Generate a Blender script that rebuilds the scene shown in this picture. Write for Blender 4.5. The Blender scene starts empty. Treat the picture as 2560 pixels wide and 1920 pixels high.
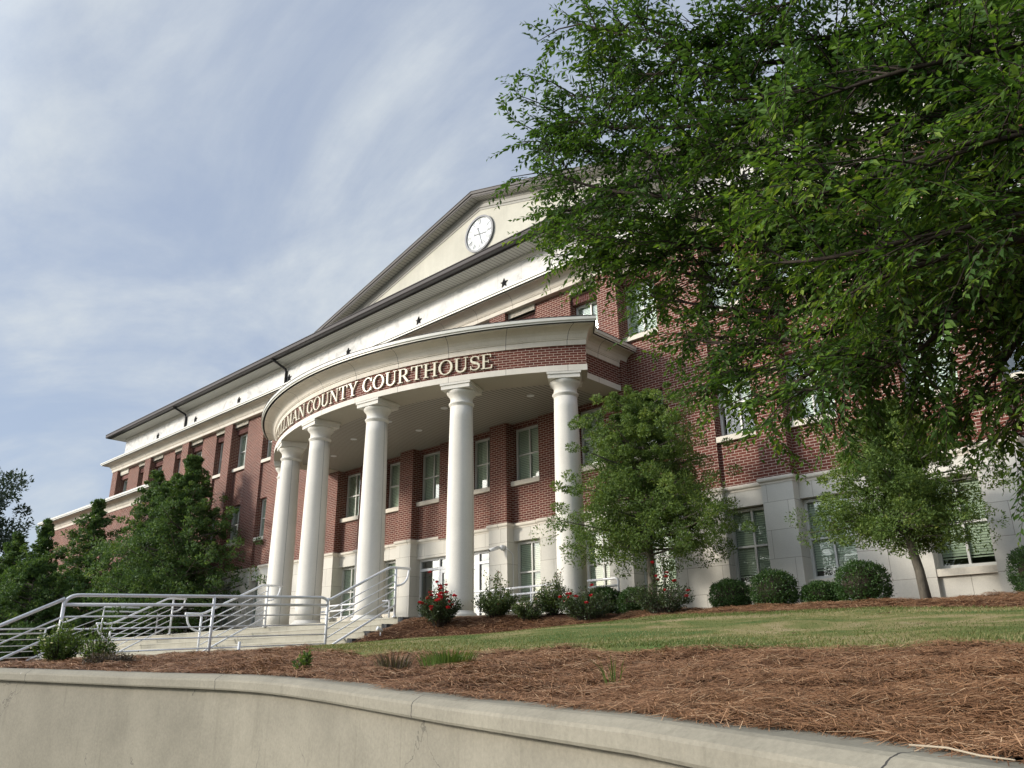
import bpy, math, random
import numpy as np
from math import sin, cos, pi, radians, sqrt, atan2, hypot
from mathutils import Matrix, Vector

C = bpy.context.scene.collection
SC = bpy.context.scene
RNG = np.random.default_rng(7)
random.seed(7)

# ------------------------------------------------------------------ camera
cam_d = bpy.data.cameras.new('camera'); cam = bpy.data.objects.new('camera', cam_d); C.objects.link(cam)
cam_d.sensor_width = 36.0; cam_d.lens = 36.0 * 1974.6 / 2560; cam_d.clip_start = 0.05; cam_d.clip_end = 5000
YAW, PITCH, ROLL = -0.7497, 0.3424, -0.0121
CAM = Vector((18.3505, -16.6916, 1.6))
_f = Vector((sin(YAW) * cos(PITCH), cos(YAW) * cos(PITCH), sin(PITCH)))
_r = Vector((cos(YAW), -sin(YAW), 0)); _u = _r.cross(_f)
_r2 = _r * cos(ROLL) + _u * sin(ROLL); _u2 = _u * cos(ROLL) - _r * sin(ROLL)
cam.matrix_world = Matrix(((_r2.x, _u2.x, -_f.x, CAM.x), (_r2.y, _u2.y, -_f.y, CAM.y), (_r2.z, _u2.z, -_f.z, CAM.z), (0, 0, 0, 1)))
SC.camera = cam

# ------------------------------------------------------------------ light, sky, exposure
SUN_AZ = (-0.62, -0.78)          # horizontal direction towards the sun
SUN_EL = radians(20)
world = bpy.data.worlds.new('World'); SC.world = world; world.use_nodes = True
wn, wl = world.node_tree.nodes, world.node_tree.links
wn.clear()
def N(tree, t, **kw):
    n = tree.nodes.new(t)
    for k, v in kw.items(): setattr(n, k, v)
    return n
T = world.node_tree
out = N(T, 'ShaderNodeOutputWorld'); bg = N(T, 'ShaderNodeBackground'); bg.inputs[1].default_value = 0.15
sky = N(T, 'ShaderNodeTexSky'); sky.sky_type = 'NISHITA'; sky.sun_disc = False
sky.sun_elevation = SUN_EL; sky.sun_rotation = atan2(SUN_AZ[0], SUN_AZ[1])
sky.air_density = 1.0; sky.dust_density = 1.6; sky.ozone_density = 2.2
tc = N(T, 'ShaderNodeTexCoord')
# streaky high cloud: noise on the sky direction projected on a high flat layer
sep = N(T, 'ShaderNodeSeparateXYZ'); wl.new(tc.outputs['Generated'], sep.inputs[0])
zmax = N(T, 'ShaderNodeMath', operation='MAXIMUM'); wl.new(sep.outputs[2], zmax.inputs[0]); zmax.inputs[1].default_value = 0.0
zadd = N(T, 'ShaderNodeMath', operation='ADD'); wl.new(zmax.outputs[0], zadd.inputs[0]); zadd.inputs[1].default_value = 0.22
dx = N(T, 'ShaderNodeMath', operation='DIVIDE'); wl.new(sep.outputs[0], dx.inputs[0]); wl.new(zadd.outputs[0], dx.inputs[1])
dy = N(T, 'ShaderNodeMath', operation='DIVIDE'); wl.new(sep.outputs[1], dy.inputs[0]); wl.new(zadd.outputs[0], dy.inputs[1])
comb = N(T, 'ShaderNodeCombineXYZ'); wl.new(dx.outputs[0], comb.inputs[0]); wl.new(dy.outputs[0], comb.inputs[1])
mp = N(T, 'ShaderNodeMapping'); wl.new(comb.outputs[0], mp.inputs[0])
mp.inputs['Rotation'].default_value = (0, 0, radians(-35)); mp.inputs['Scale'].default_value = (0.75, 1.15, 1); mp.inputs['Location'].default_value = (3.3, 1.7, 0)
n1 = N(T, 'ShaderNodeTexNoise'); wl.new(mp.outputs[0], n1.inputs['Vector']); n1.inputs['Scale'].default_value = 1.15; n1.inputs['Detail'].default_value = 9; n1.inputs['Roughness'].default_value = 0.60; n1.inputs['Distortion'].default_value = 0.7
n2 = N(T, 'ShaderNodeTexNoise'); wl.new(mp.outputs[0], n2.inputs['Vector']); n2.inputs['Scale'].default_value = 4.2; n2.inputs['Detail'].default_value = 7; n2.inputs['Roughness'].default_value = 0.64; n2.inputs['Distortion'].default_value = 0.2
r1 = N(T, 'ShaderNodeMapRange', interpolation_type='SMOOTHSTEP'); wl.new(n1.outputs[0], r1.inputs[0]); r1.inputs[1].default_value = 0.33; r1.inputs[2].default_value = 0.60
r2 = N(T, 'ShaderNodeMapRange'); wl.new(n2.outputs[0], r2.inputs[0]); r2.inputs[1].default_value = 0.3; r2.inputs[2].default_value = 0.75; r2.inputs[3].default_value = 0.35; r2.inputs[4].default_value = 1.3
mm = N(T, 'ShaderNodeMath', operation='MULTIPLY'); wl.new(r1.outputs[0], mm.inputs[0]); wl.new(r2.outputs[0], mm.inputs[1])
veil = N(T, 'ShaderNodeMapRange'); wl.new(mm.outputs[0], veil.inputs[0]); veil.inputs[3].default_value = 0.22; veil.inputs[4].default_value = 1.0
cl = N(T, 'ShaderNodeMix', data_type='RGBA'); wl.new(veil.outputs[0], cl.inputs[0]); hz = N(T, 'ShaderNodeMix', data_type='RGBA'); hz.inputs[0].default_value = 0.80; wl.new(sky.outputs[0], hz.inputs[6]); hz.inputs[7].default_value = (0.90, 1.08, 1.50, 1)
wl.new(hz.outputs[2], cl.inputs[6]); cl.inputs[7].default_value = (2.00, 2.17, 2.33, 1)
# hazy sky around the sun, behind the camera, brightened to fill the facade
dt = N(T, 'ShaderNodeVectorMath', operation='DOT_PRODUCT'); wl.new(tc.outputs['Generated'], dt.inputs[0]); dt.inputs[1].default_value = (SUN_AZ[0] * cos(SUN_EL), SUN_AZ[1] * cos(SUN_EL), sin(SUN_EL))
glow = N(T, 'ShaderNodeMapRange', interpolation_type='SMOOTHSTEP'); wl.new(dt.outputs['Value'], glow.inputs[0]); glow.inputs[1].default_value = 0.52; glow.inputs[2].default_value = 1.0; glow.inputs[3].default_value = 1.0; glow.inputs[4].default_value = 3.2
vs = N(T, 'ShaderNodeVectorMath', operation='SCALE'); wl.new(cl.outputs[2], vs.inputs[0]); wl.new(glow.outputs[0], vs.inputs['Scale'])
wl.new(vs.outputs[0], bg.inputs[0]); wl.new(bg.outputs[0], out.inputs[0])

sun_d = bpy.data.lights.new('sun', 'SUN'); sun = bpy.data.objects.new('sun', sun_d); C.objects.link(sun)
sun_d.energy = 1.7; sun_d.angle = radians(9); sun_d.color = (1.0, 0.93, 0.82)
_h = hypot(*SUN_AZ); sdir = Vector((SUN_AZ[0] / _h * cos(SUN_EL), SUN_AZ[1] / _h * cos(SUN_EL), sin(SUN_EL)))
sun.rotation_euler = sdir.to_track_quat('Z', 'Y').to_euler(); sun.location = sdir * 60
SC.view_settings.view_transform = 'Standard'; SC.view_settings.look = 'None'; SC.view_settings.exposure = 1.15; SC.view_settings.gamma = 1
SC.render.engine = 'CYCLES'
SC.cycles.max_bounces = 6; SC.cycles.transparent_max_bounces = 10; SC.cycles.use_denoising = True
SC.cycles.caustics_reflective = False; SC.cycles.caustics_refractive = False

# ------------------------------------------------------------------ mesh helpers
class MB:
    def __init__(s): s.v = []; s.f = []; s.uv = []; s.sm = []
    def face(s, pts, uv=None, smooth=False):
        i = len(s.v); pts = [tuple(map(float, p)) for p in pts]; s.v += pts; s.f.append(tuple(range(i, i + len(pts)))); s.sm.append(smooth)
        if uv is None:
            a, b, c = Vector(pts[0]), Vector(pts[1]), Vector(pts[2]); n = (b - a).cross(c - a)
            if n.length > 0: n.normalize()
            if abs(n.z) > 0.75: uv = [(p[0], p[1]) for p in pts]
            elif abs(n.y) > abs(n.x): uv = [(p[0], p[2]) for p in pts]
            else: uv = [(p[1] + 0.05, p[2]) for p in pts]
        s.uv += list(uv)
    def box(s, x0, x1, y0, y1, z0, z1, skip=''):
        if 'f' not in skip: s.face([(x0, y0, z0), (x1, y0, z0), (x1, y0, z1), (x0, y0, z1)])
        if 'b' not in skip: s.face([(x1, y1, z0), (x0, y1, z0), (x0, y1, z1), (x1, y1, z1)])
        if 'l' not in skip: s.face([(x0, y1, z0), (x0, y0, z0), (x0, y0, z1), (x0, y1, z1)])
        if 'r' not in skip: s.face([(x1, y0, z0), (x1, y1, z0), (x1, y1, z1), (x1, y0, z1)])
        if 't' not in skip: s.face([(x0, y0, z1), (x1, y0, z1), (x1, y1, z1), (x0, y1, z1)])
        if 'd' not in skip: s.face([(x0, y1, z0), (x1, y1, z0), (x1, y0, z0), (x0, y0, z0)])
        return s
    def sweep(s, prof, path, smooth=False, closed=False):
        """prof: [(offset out, z)], path(e) -> [(x,y)] left to right, outward side on the right hand"""
        pp = [path(e) for e, z in prof]; base = path(0.0); L = [0.0]
        for a, b in zip(base, base[1:]): L.append(L[-1] + hypot(b[0] - a[0], b[1] - a[1]))
        vv = [0.0]
        for a, b in zip(prof, prof[1:]): vv.append(vv[-1] + hypot(b[0] - a[0], b[1] - a[1]))
        for i in range(len(prof) - 1):
            for j in range(len(base) - 1):
                p = [(*pp[i][j], prof[i][1]), (*pp[i][j + 1], prof[i][1]), (*pp[i + 1][j + 1], prof[i + 1][1]), (*pp[i + 1][j], prof[i + 1][1])]
                s.face(p, [(L[j], prof[i][1]), (L[j + 1], prof[i][1]), (L[j + 1], prof[i + 1][1]), (L[j], prof[i + 1][1])], smooth)
        return s
    def tube(s, pts, r, n=10, cap=True):
        P = [Vector(p) for p in pts]; rr = r if isinstance(r, (list, tuple)) else [r] * len(P); rings = []; prev = None
        for i, p in enumerate(P):
            t = (P[min(i + 1, len(P) - 1)] - P[max(i - 1, 0)]).normalized()
            if prev is None:
                a = t.orthogonal().normalized()
            else:
                a = prev - t * prev.dot(t)
                a = a.normalized() if a.length > 1e-6 else t.orthogonal().normalized()
            prev = a; b = t.cross(a); rings.append([p + (a * cos(2 * pi * k / n) + b * sin(2 * pi * k / n)) * rr[i] for k in range(n)])
        i0 = len(s.v)
        for rg in rings: s.v += [tuple(q) for q in rg]
        for i in range(len(P) - 1):
            for k in range(n):
                a, b = i0 + i * n + k, i0 + i * n + (k + 1) % n
                s.f.append((a, b, b + n, a + n)); s.sm.append(True); s.uv += [(k / n, i), ((k + 1) / n, i), ((k + 1) / n, i + 1), (k / n, i + 1)]
        if cap:
            for e, o in ((0, -1), (len(P) - 1, 1)):
                idx = [i0 + e * n + k for k in range(n)][::o]; s.f.append(tuple(idx)); s.sm.append(False); s.uv += [(0, 0)] * n
        return s
    def lathe(s, prof, cx, cy, n=32, a0=0.0):
        i0 = len(s.v)
        for r, z in prof:
            for k in range(n): s.v.append((cx + r * cos(a0 + 2 * pi * k / n), cy + r * sin(a0 + 2 * pi * k / n), z))
        for i in range(len(prof) - 1):
            for k in range(n):
                a, b = i0 + i * n + k, i0 + i * n + (k + 1) % n
                s.f.append((a, b, b + n, a + n)); s.sm.append(True)
                s.uv += [(k / n, prof[i][1]), ((k + 1) / n, prof[i][1]), ((k + 1) / n, prof[i + 1][1]), (k / n, prof[i + 1][1])]
        for e, o in ((0, -1), (len(prof) - 1, 1)):
            if prof[e][0] > 1e-4:
                s.f.append(tuple([i0 + e * n + k for k in range(n)][::o])); s.sm.append(False); s.uv += [(0.3, prof[e][1])] * n
        return s
    def build(s, name, mat, parent=None, autosmooth=None):
        me = bpy.data.meshes.new(name); me.from_pydata(s.v, [], s.f)
        uvl = me.uv_layers.new(name='UVMap'); uvl.data.foreach_set('uv', np.array(s.uv, dtype=np.float32).ravel())
        me.polygons.foreach_set('use_smooth', s.sm)
        me.materials.append(mat); me.update()
        if any(s.sm) and autosmooth:
            me.set_sharp_from_angle(angle=radians(autosmooth))
        o = bpy.data.objects.new(name, me); C.objects.link(o)
        if parent: o.parent = parent
        return o

def fast_mesh(name, V, F, uv, mat, parent=None, smooth=False):
    """V (n,3), F (m,k) constant k, uv (m*k,2)"""
    me = bpy.data.meshes.new(name); m, k = F.shape
    me.vertices.add(len(V)); me.vertices.foreach_set('co', V.astype(np.float32).ravel())
    me.loops.add(m * k); me.loops.foreach_set('vertex_index', F.astype(np.int32).ravel())
    me.polygons.add(m); me.polygons.foreach_set('loop_start', np.arange(m, dtype=np.int32) * k); me.polygons.foreach_set('loop_total', np.full(m, k, dtype=np.int32))
    uvl = me.uv_layers.new(name='UVMap'); uvl.data.foreach_set('uv', uv.astype(np.float32).ravel())
    me.polygons.foreach_set('use_smooth', np.full(m, smooth))
    me.materials.append(mat); me.update(); me.validate()
    o = bpy.data.objects.new(name, me); C.objects.link(o)
    if parent: o.parent = parent
    return o

def thing(name, label, cat, group=None):
    o = bpy.data.objects.new(name, None); C.objects.link(o); o['label'] = label; o['category'] = cat; o.empty_display_size = 0.2
    if group: o['group'] = group
    return o
def tag(o, label, cat, group=None):
    o['label'] = label; o['category'] = cat
    if group: o['group'] = group
    return o
def kind(o, k): o['kind'] = k; return o

# ------------------------------------------------------------------ materials
def mat(name, base, rough=0.7, spec=0.4, metal=0.0):
    m = bpy.data.materials.new(name); m.use_nodes = True; b = m.node_tree.nodes['Principled BSDF']
    b.inputs['Base Color'].default_value = (*base, 1); b.inputs['Roughness'].default_value = rough; b.inputs['Specular IOR Level'].default_value = spec; b.inputs['Metallic'].default_value = metal
    return m
def nt(m): return m.node_tree, m.node_tree.nodes['Principled BSDF']
def noise(t, scale, detail=5, rough=0.6, vec=None, dist=0.0):
    n = N(t, 'ShaderNodeTexNoise'); n.inputs['Scale'].default_value = scale; n.inputs['Detail'].default_value = detail; n.inputs['Roughness'].default_value = rough; n.inputs['Distortion'].default_value = dist
    if vec is not None: t.links.new(vec, n.inputs['Vector'])
    return n
def ramp(t, src, stops):
    r = N(t, 'ShaderNodeValToRGB'); e = r.color_ramp.elements
    while len(e) < len(stops): e.new(0.5)
    for q, (p, c) in zip(e, stops): q.position = p; q.color = (*c, 1)
    t.links.new(src, r.inputs[0]); return r
def mixc(t, fac, a, b, blend='MIX'):
    n = N(t, 'ShaderNodeMix', data_type='RGBA', blend_type=blend)
    for s_, v in ((0, fac), (6, a), (7, b)):
        if isinstance(v, (int, float)): n.inputs[s_].default_value = v
        elif isinstance(v, tuple): n.inputs[s_].default_value = (*v, 1)
        else: t.links.new(v, n.inputs[s_])
    return n.outputs[2]
def math_(t, op, a, b=None):
    n = N(t, 'ShaderNodeMath', operation=op)
    for i, v in enumerate((a, b)):
        if v is None: continue
        if isinstance(v, (int, float)): n.inputs[i].default_value = v
        else: t.links.new(v, n.inputs[i])
    return n.outputs[0]
def uvn(t): return N(t, 'ShaderNodeTexCoord').outputs['UV']
def objc(t): return N(t, 'ShaderNodeTexCoord').outputs['Object']
def bump(t, b, h, strength=0.3, dist=0.01):
    n = N(t, 'ShaderNodeBump'); n.inputs['Strength'].default_value = strength; n.inputs['Distance'].default_value = dist
    t.links.new(h, n.inputs['Height']); t.links.new(n.outputs[0], b.inputs['Normal'])

def brick_mat(name, c1, c2, mortar, w=0.2032, h=0.0677, ms=0.0058, rot=False):
    m = mat(name, c1, 0.85, 0.25); t, b = nt(m); uv = uvn(t)
    if rot:
        mp_ = N(t, 'ShaderNodeMapping'); mp_.inputs['Rotation'].default_value = (0, 0, pi / 2); t.links.new(uv, mp_.inputs[0]); uv = mp_.outputs[0]
    br = N(t, 'ShaderNodeTexBrick'); t.links.new(uv, br.inputs['Vector'])
    br.inputs['Scale'].default_value = 1; br.inputs['Brick Width'].default_value = w; br.inputs['Row Height'].default_value = h
    br.inputs['Mortar Size'].default_value = ms; br.inputs['Mortar Smooth'].default_value = 0.15; br.inputs['Bias'].default_value = -0.1
    br.inputs['Color1'].default_value = (*c1, 1); br.inputs['Color2'].default_value = (*c2, 1); br.inputs['Mortar'].default_value = (*mortar, 1)
    o = objc(t); n = noise(t, 0.35, 5, 0.6, o); n3 = noise(t, 60, 3, 0.6, o)
    v = ramp(t, n.outputs[0], [(0.3, (0.82, 0.82, 0.84)), (0.7, (1.12, 1.1, 1.08))])
    c = mixc(t, 1.0, br.outputs[0], v.outputs[0], 'MULTIPLY')
    v2 = ramp(t, n3.outputs[0], [(0.3, (0.8, 0.8, 0.8)), (0.7, (1.15, 1.15, 1.15))]); c = mixc(t, 0.6, c, v2.outputs[0], 'MULTIPLY')
    t.links.new(c, b.inputs['Base Color'])
    inv = math_(t, 'SUBTRACT', 1.0, br.outputs[1]); bump(t, b, inv, 0.6, 0.006)
    return m
M = {}
M['brick'] = brick_mat('red_brick', (0.142, 0.040, 0.027), (0.092, 0.027, 0.020), (0.50, 0.40, 0.33))
M['soldier'] = brick_mat('soldier_brick', (0.150, 0.042, 0.034), (0.110, 0.030, 0.026), (0.40, 0.29, 0.26), rot=True)

def stone_mat(name, base, joint=None, block=None, var=0.1, stain=0.0, jw=0.010):
    m = mat(name, base, 0.8, 0.3); t, b = nt(m); o = objc(t); uv = uvn(t)
    n = noise(t, 0.9, 6, 0.6, o); n2 = noise(t, 45, 4, 0.65, o)
    lo = tuple(x * (1 - var) for x in base); hi = tuple(min(0.9, x * (1 + var * 0.6)) for x in base)
    c = ramp(t, n.outputs[0], [(0.32, lo), (0.68, hi)]).outputs[0]
    g = ramp(t, n2.outputs[0], [(0.35, (0.93, 0.93, 0.93)), (0.65, (1.03, 1.03, 1.03))]).outputs[0]
    c = mixc(t, 1.0, c, g, 'MULTIPLY')
    if stain:
        mp_ = N(t, 'ShaderNodeMapping'); mp_.inputs['Scale'].default_value = (3.0, 3.0, 0.25); t.links.new(o, mp_.inputs[0])
        ns = noise(t, 1.3, 6, 0.65, mp_.outputs[0]); sc_ = ramp(t, ns.outputs[0], [(0.42, (1, 1, 1)), (0.72, (0.72, 0.71, 0.68))]).outputs[0]
        c = mixc(t, stain, c, sc_, 'MULTIPLY')
    if joint:
        sp = N(t, 'ShaderNodeSeparateXYZ'); t.links.new(uv, sp.inputs[0])
        a = math_(t, 'FRACT', math_(t, 'DIVIDE', sp.outputs[0], joint)); k = math_(t, 'LESS_THAN', a, jw / joint)
        c = mixc(t, k, c, (0.13, 0.115, 0.10))
    if block:
        br = N(t, 'ShaderNodeTexBrick'); t.links.new(uv, br.inputs['Vector']); br.inputs['Scale'].default_value = 1
        br.inputs['Brick Width'].default_value = block[0]; br.inputs['Row Height'].default_value = block[1]; br.inputs['Mortar Size'].default_value = jw / 2; br.inputs['Mortar Smooth'].default_value = 0.2
        br.inputs['Color1'].default_value = (1, 1, 1, 1); br.inputs['Color2'].default_value = (0.86, 0.87, 0.88, 1); br.inputs['Mortar'].default_value = (0.40, 0.37, 0.34, 1)
        c = mixc(t, 1.0, c, br.outputs[0], 'MULTIPLY')
    t.links.new(c, b.inputs['Base Color']); bump(t, b, n2.outputs[0], 0.12, 0.004)
    return m
ST = (0.66, 0.61, 0.52)
M['stone'] = stone_mat('cast_stone', ST)
M['cornice'] = stone_mat('cast_stone_cornice', (0.68, 0.63, 0.545), joint=1.573, stain=0.25, jw=0.013)
M['arch'] = stone_mat('cast_stone_band', (0.70, 0.66, 0.58), joint=1.573, jw=0.010)
M['basestone'] = stone_mat('limestone_base', (0.66, 0.63, 0.56), block=(0.92, 0.62), var=0.08)
M['lintel'] = stone_mat('cast_stone_lintel', (0.68, 0.64, 0.55), joint=0.56, jw=0.008)
M['column'] = stone_mat('painted_column', (0.68, 0.655, 0.595), var=0.06, stain=0.28)
M['greystone'] = stone_mat('grey_moulding', (0.42, 0.40, 0.36))
M['stucco'] = stone_mat('tympanum_stucco', (0.54, 0.52, 0.44), var=0.10, stain=0.2)
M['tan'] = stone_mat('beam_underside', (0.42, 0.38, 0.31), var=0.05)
def marble():
    m = mat('marble_panel', (0.7, 0.7, 0.68), 0.5, 0.4); t, b = nt(m); o = objc(t); uv = uvn(t)
    n = noise(t, 1.6, 8, 0.62, o, 1.6); c = ramp(t, n.outputs[0], [(0.36, (0.40, 0.40, 0.385)), (0.46, (0.54, 0.535, 0.51)), (0.62, (0.62, 0.61, 0.58))]).outputs[0]
    br = N(t, 'ShaderNodeTexBrick'); t.links.new(uv, br.inputs['Vector']); br.inputs['Scale'].default_value = 1; br.offset = 0
    br.inputs['Brick Width'].default_value = 1.08; br.inputs['Row Height'].default_value = 50; br.inputs['Mortar Size'].default_value = 0.004
    br.inputs['Color1'].default_value = (1, 1, 1, 1); br.inputs['Color2'].default_value = (0.9, 0.9, 0.91, 1); br.inputs['Mortar'].default_value = (0.45, 0.45, 0.45, 1)
    t.links.new(mixc(t, 1.0, c, br.outputs[0], 'MULTIPLY'), b.inputs['Base Color']); return m
M['marble'] = marble()
def planks(name, base, axis=0, w=0.10, dark=0.45):
    m = mat(name, base, 0.55, 0.4); t, b = nt(m); o = objc(t); sp = N(t, 'ShaderNodeSeparateXYZ'); t.links.new(o, sp.inputs[0])
    a = math_(t, 'FRACT', math_(t, 'DIVIDE', sp.outputs[axis], w)); k = math_(t, 'LESS_THAN', a, 0.26)
    c = mixc(t, k, base, tuple(x * dark for x in base)); t.links.new(c, b.inputs['Base Color'])
    bump(t, b, math_(t, 'SUBTRACT', 1.0, k), 0.5, 0.01); return m
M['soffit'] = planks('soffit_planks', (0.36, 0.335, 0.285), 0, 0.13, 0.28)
M['eave'] = planks('eave_planks', (0.45, 0.44, 0.40), 0, 0.15, 0.5)
M['brown'] = mat('bronze_metal', (0.040, 0.033, 0.032), 0.6, 0.25)
M['brown2'] = mat('grey_brown_fascia', (0.11, 0.10, 0.093), 0.6, 0.25)
M['black'] = mat('dark_bronze_and_shade', (0.020, 0.018, 0.020), 0.4, 0.5)
M['rakegrey'] = mat('rake_moulding_paint', (0.30, 0.29, 0.26), 0.6, 0.4)
M['roof'] = mat('roof_metal', (0.10, 0.09, 0.085), 0.5, 0.4)
M['whitemetal'] = mat('white_fascia_metal', (0.60, 0.59, 0.53), 0.4, 0.5)
M['frame'] = mat('window_frame_paint', (0.52, 0.52, 0.49), 0.4, 0.5)
M['alum'] = mat('white_aluminium', (0.72, 0.73, 0.74), 0.35, 0.5)
M['rail'] = mat('white_rail_paint', (0.74, 0.75, 0.77), 0.35, 0.5)
M['rail'].node_tree.nodes['Principled BSDF'].inputs['Coat Weight'].default_value = 0.2
M['letter'] = mat('cream_letter_metal', (0.70, 0.65, 0.50), 0.35, 0.5)
M['clockface'] = mat('clock_face', (0.82, 0.86, 0.85), 0.5, 0.4)
M['clockgrey'] = mat('clock_grey', (0.17, 0.175, 0.185), 0.5, 0.4)
M['interior'] = mat('dark_interior', (0.08, 0.08, 0.075), 0.9, 0.1)
M['blind'] = mat('blind_slat', (0.74, 0.76, 0.66), 0.6, 0.3)
M['dark'] = mat('near_black', (0.012, 0.012, 0.013), 0.6, 0.3)
M['camgrey'] = mat('camera_housing', (0.6, 0.61, 0.62), 0.4, 0.5)
def glass(name, tint, refl=1.0):
    m = bpy.data.materials.new(name); m.use_nodes = True; t = m.node_tree; t.nodes.clear()
    o = N(t, 'ShaderNodeOutputMaterial'); tr = N(t, 'ShaderNodeBsdfTransparent'); tr.inputs[0].default_value = (*tint, 1)
    gl = N(t, 'ShaderNodeBsdfGlossy'); gl.inputs['Roughness'].default_value = 0.015; gl.inputs[0].default_value = (0.9, 0.95, 0.95, 1)
    fr = N(t, 'ShaderNodeLayerWeight'); fr.inputs[0].default_value = 0.5; mx = N(t, 'ShaderNodeMixShader')
    f2 = math_(t, 'MINIMUM', math_(t, 'ADD', math_(t, 'MULTIPLY', math_(t, 'POWER', fr.outputs['Facing'], 2.2), 0.75 * refl), 0.07 * refl), 0.95)
    t.links.new(f2, mx.inputs[0]); t.links.new(tr.outputs[0], mx.inputs[1]); t.links.new(gl.outputs[0], mx.inputs[2]); t.links.new(mx.outputs[0], o.inputs[0]); return m
M['glass'] = glass('window_glass', (0.86, 0.95, 0.88), 1.3)
M['doorglass'] = glass('door_glass', (0.30, 0.34, 0.34), 2.2)

def concrete(name, base, stain=0.5, scale=1.0):
    m = mat(name, base, 0.9, 0.2); t, b = nt(m); o = objc(t)
    n = noise(t, 1.4 * scale, 8, 0.68, o); n2 = noise(t, 38, 6, 0.7, o)
    mp_ = N(t, 'ShaderNodeMapping'); mp_.inputs['Scale'].default_value = (7, 7, 0.45); t.links.new(o, mp_.inputs[0]); ns = noise(t, 1.2, 7, 0.68, mp_.outputs[0], 0.4)
    c = ramp(t, n.outputs[0], [(0.3, tuple(x * 0.84 for x in base)), (0.7, tuple(x * 1.12 for x in base))]).outputs[0]
    c = mixc(t, stain, c, ramp(t, ns.outputs[0], [(0.28, (0.62, 0.61, 0.58)), (0.42, (1, 1, 1)), (0.62, (1, 1, 1)), (0.78, (1.22, 1.21, 1.18))]).outputs[0], 'MULTIPLY')
    c = mixc(t, 0.8, c, ramp(t, n2.outputs[0], [(0.28, (0.80, 0.80, 0.79)), (0.7, (1.10, 1.10, 1.09))]).outputs[0], 'MULTIPLY')
    t.links.new(c, b.inputs['Base Color']); bump(t, b, n2.outputs[0], 0.35, 0.006); return m
M['wallconc'] = concrete('stucco_concrete', (0.255, 0.235, 0.188), 0.45)
M['capconc'] = concrete('cap_concrete', (0.262, 0.242, 0.193), 0.4)
M['step'] = concrete('step_concrete', (0.35, 0.33, 0.27), 0.6)
M['pathc'] = concrete('path_concrete', (0.42, 0.40, 0.34), 0.3)
M['darkconc'] = concrete('dark_concrete', (0.07, 0.072, 0.075), 0.4)  # much darker concrete for the side wall of the steps
M['asphalt'] = concrete('asphalt', (0.055, 0.055, 0.056), 0.3)
M['farground'] = concrete('far_ground', (0.10, 0.12, 0.06), 0.4)
def cap_marks():
    m = M['capconc']; t, b = nt(m); uv = uvn(t); o = objc(t); old = b.inputs['Base Color'].links[0].from_socket
    sp = N(t, 'ShaderNodeSeparateXYZ'); t.links.new(uv, sp.inputs[0]); w = noise(t, 6, 4, 0.6, o)
    a = math_(t, 'FRACT', math_(t, 'ADD', math_(t, 'DIVIDE', sp.outputs[0], 3.6), math_(t, 'MULTIPLY', w.outputs[0], 0.022))); k = math_(t, 'LESS_THAN', a, 0.0022)
    c = mixc(t, k, old, (0.05, 0.048, 0.045)); n = noise(t, 7, 7, 0.72, o); n0 = noise(t, 0.8, 2, 0.5, o)
    ch = math_(t, 'MULTIPLY', math_(t, 'GREATER_THAN', n.outputs[0], 0.69), math_(t, 'GREATER_THAN', n0.outputs[0], 0.5)); c = mixc(t, ch, c, (0.55, 0.54, 0.50))
    t.links.new(c, b.inputs['Base Color'])
cap_marks()
def wall_marks():
    m = M['wallconc']; t, b = nt(m); o = objc(t); old = b.inputs['Base Color'].links[0].from_socket
    wv = noise(t, 2.2, 5, 0.6, o); add = N(t, 'ShaderNodeVectorMath', operation='ADD'); sc_ = N(t, 'ShaderNodeVectorMath', operation='SCALE'); sc_.inputs['Scale'].default_value = 0.55
    t.links.new(wv.outputs['Color'], sc_.inputs[0]); t.links.new(o, add.inputs[0]); t.links.new(sc_.outputs[0], add.inputs[1])
    v = N(t, 'ShaderNodeTexVoronoi', feature='DISTANCE_TO_EDGE'); v.inputs['Scale'].default_value = 0.55; t.links.new(add.outputs[0], v.inputs['Vector'])
    n0 = noise(t, 0.7, 2, 0.5, o); k = math_(t, 'MULTIPLY', math_(t, 'LESS_THAN', v.outputs['Distance'], 0.0022), math_(t, 'GREATER_THAN', n0.outputs[0], 0.53))
    c = mixc(t, math_(t, 'MULTIPLY', k, 0.6), old, (0.09, 0.085, 0.075))
    n = noise(t, 5.5, 6, 0.7, o); ch = math_(t, 'GREATER_THAN', n.outputs[0], 0.735); c = mixc(t, math_(t, 'MULTIPLY', ch, 0.55), c, (0.50, 0.48, 0.43))
    t.links.new(c, b.inputs['Base Color'])
wall_marks()
def bark(name, base):
    m = mat(name, base, 0.9, 0.2); t, b = nt(m); o = objc(t); mp_ = N(t, 'ShaderNodeMapping'); mp_.inputs['Scale'].default_value = (1, 1, 0.3); t.links.new(o, mp_.inputs[0])
    n = noise(t, 22, 6, 0.7, mp_.outputs[0]); c = ramp(t, n.outputs[0], [(0.3, tuple(x * 0.55 for x in base)), (0.7, tuple(x * 1.35 for x in base))]).outputs[0]
    t.links.new(c, b.inputs['Base Color']); bump(t, b, n.outputs[0], 0.5, 0.01); return m
M['bark'] = bark('grey_bark', (0.11, 0.097, 0.078)); M['twig'] = bark('dark_twig', (0.045, 0.036, 0.028))

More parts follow.
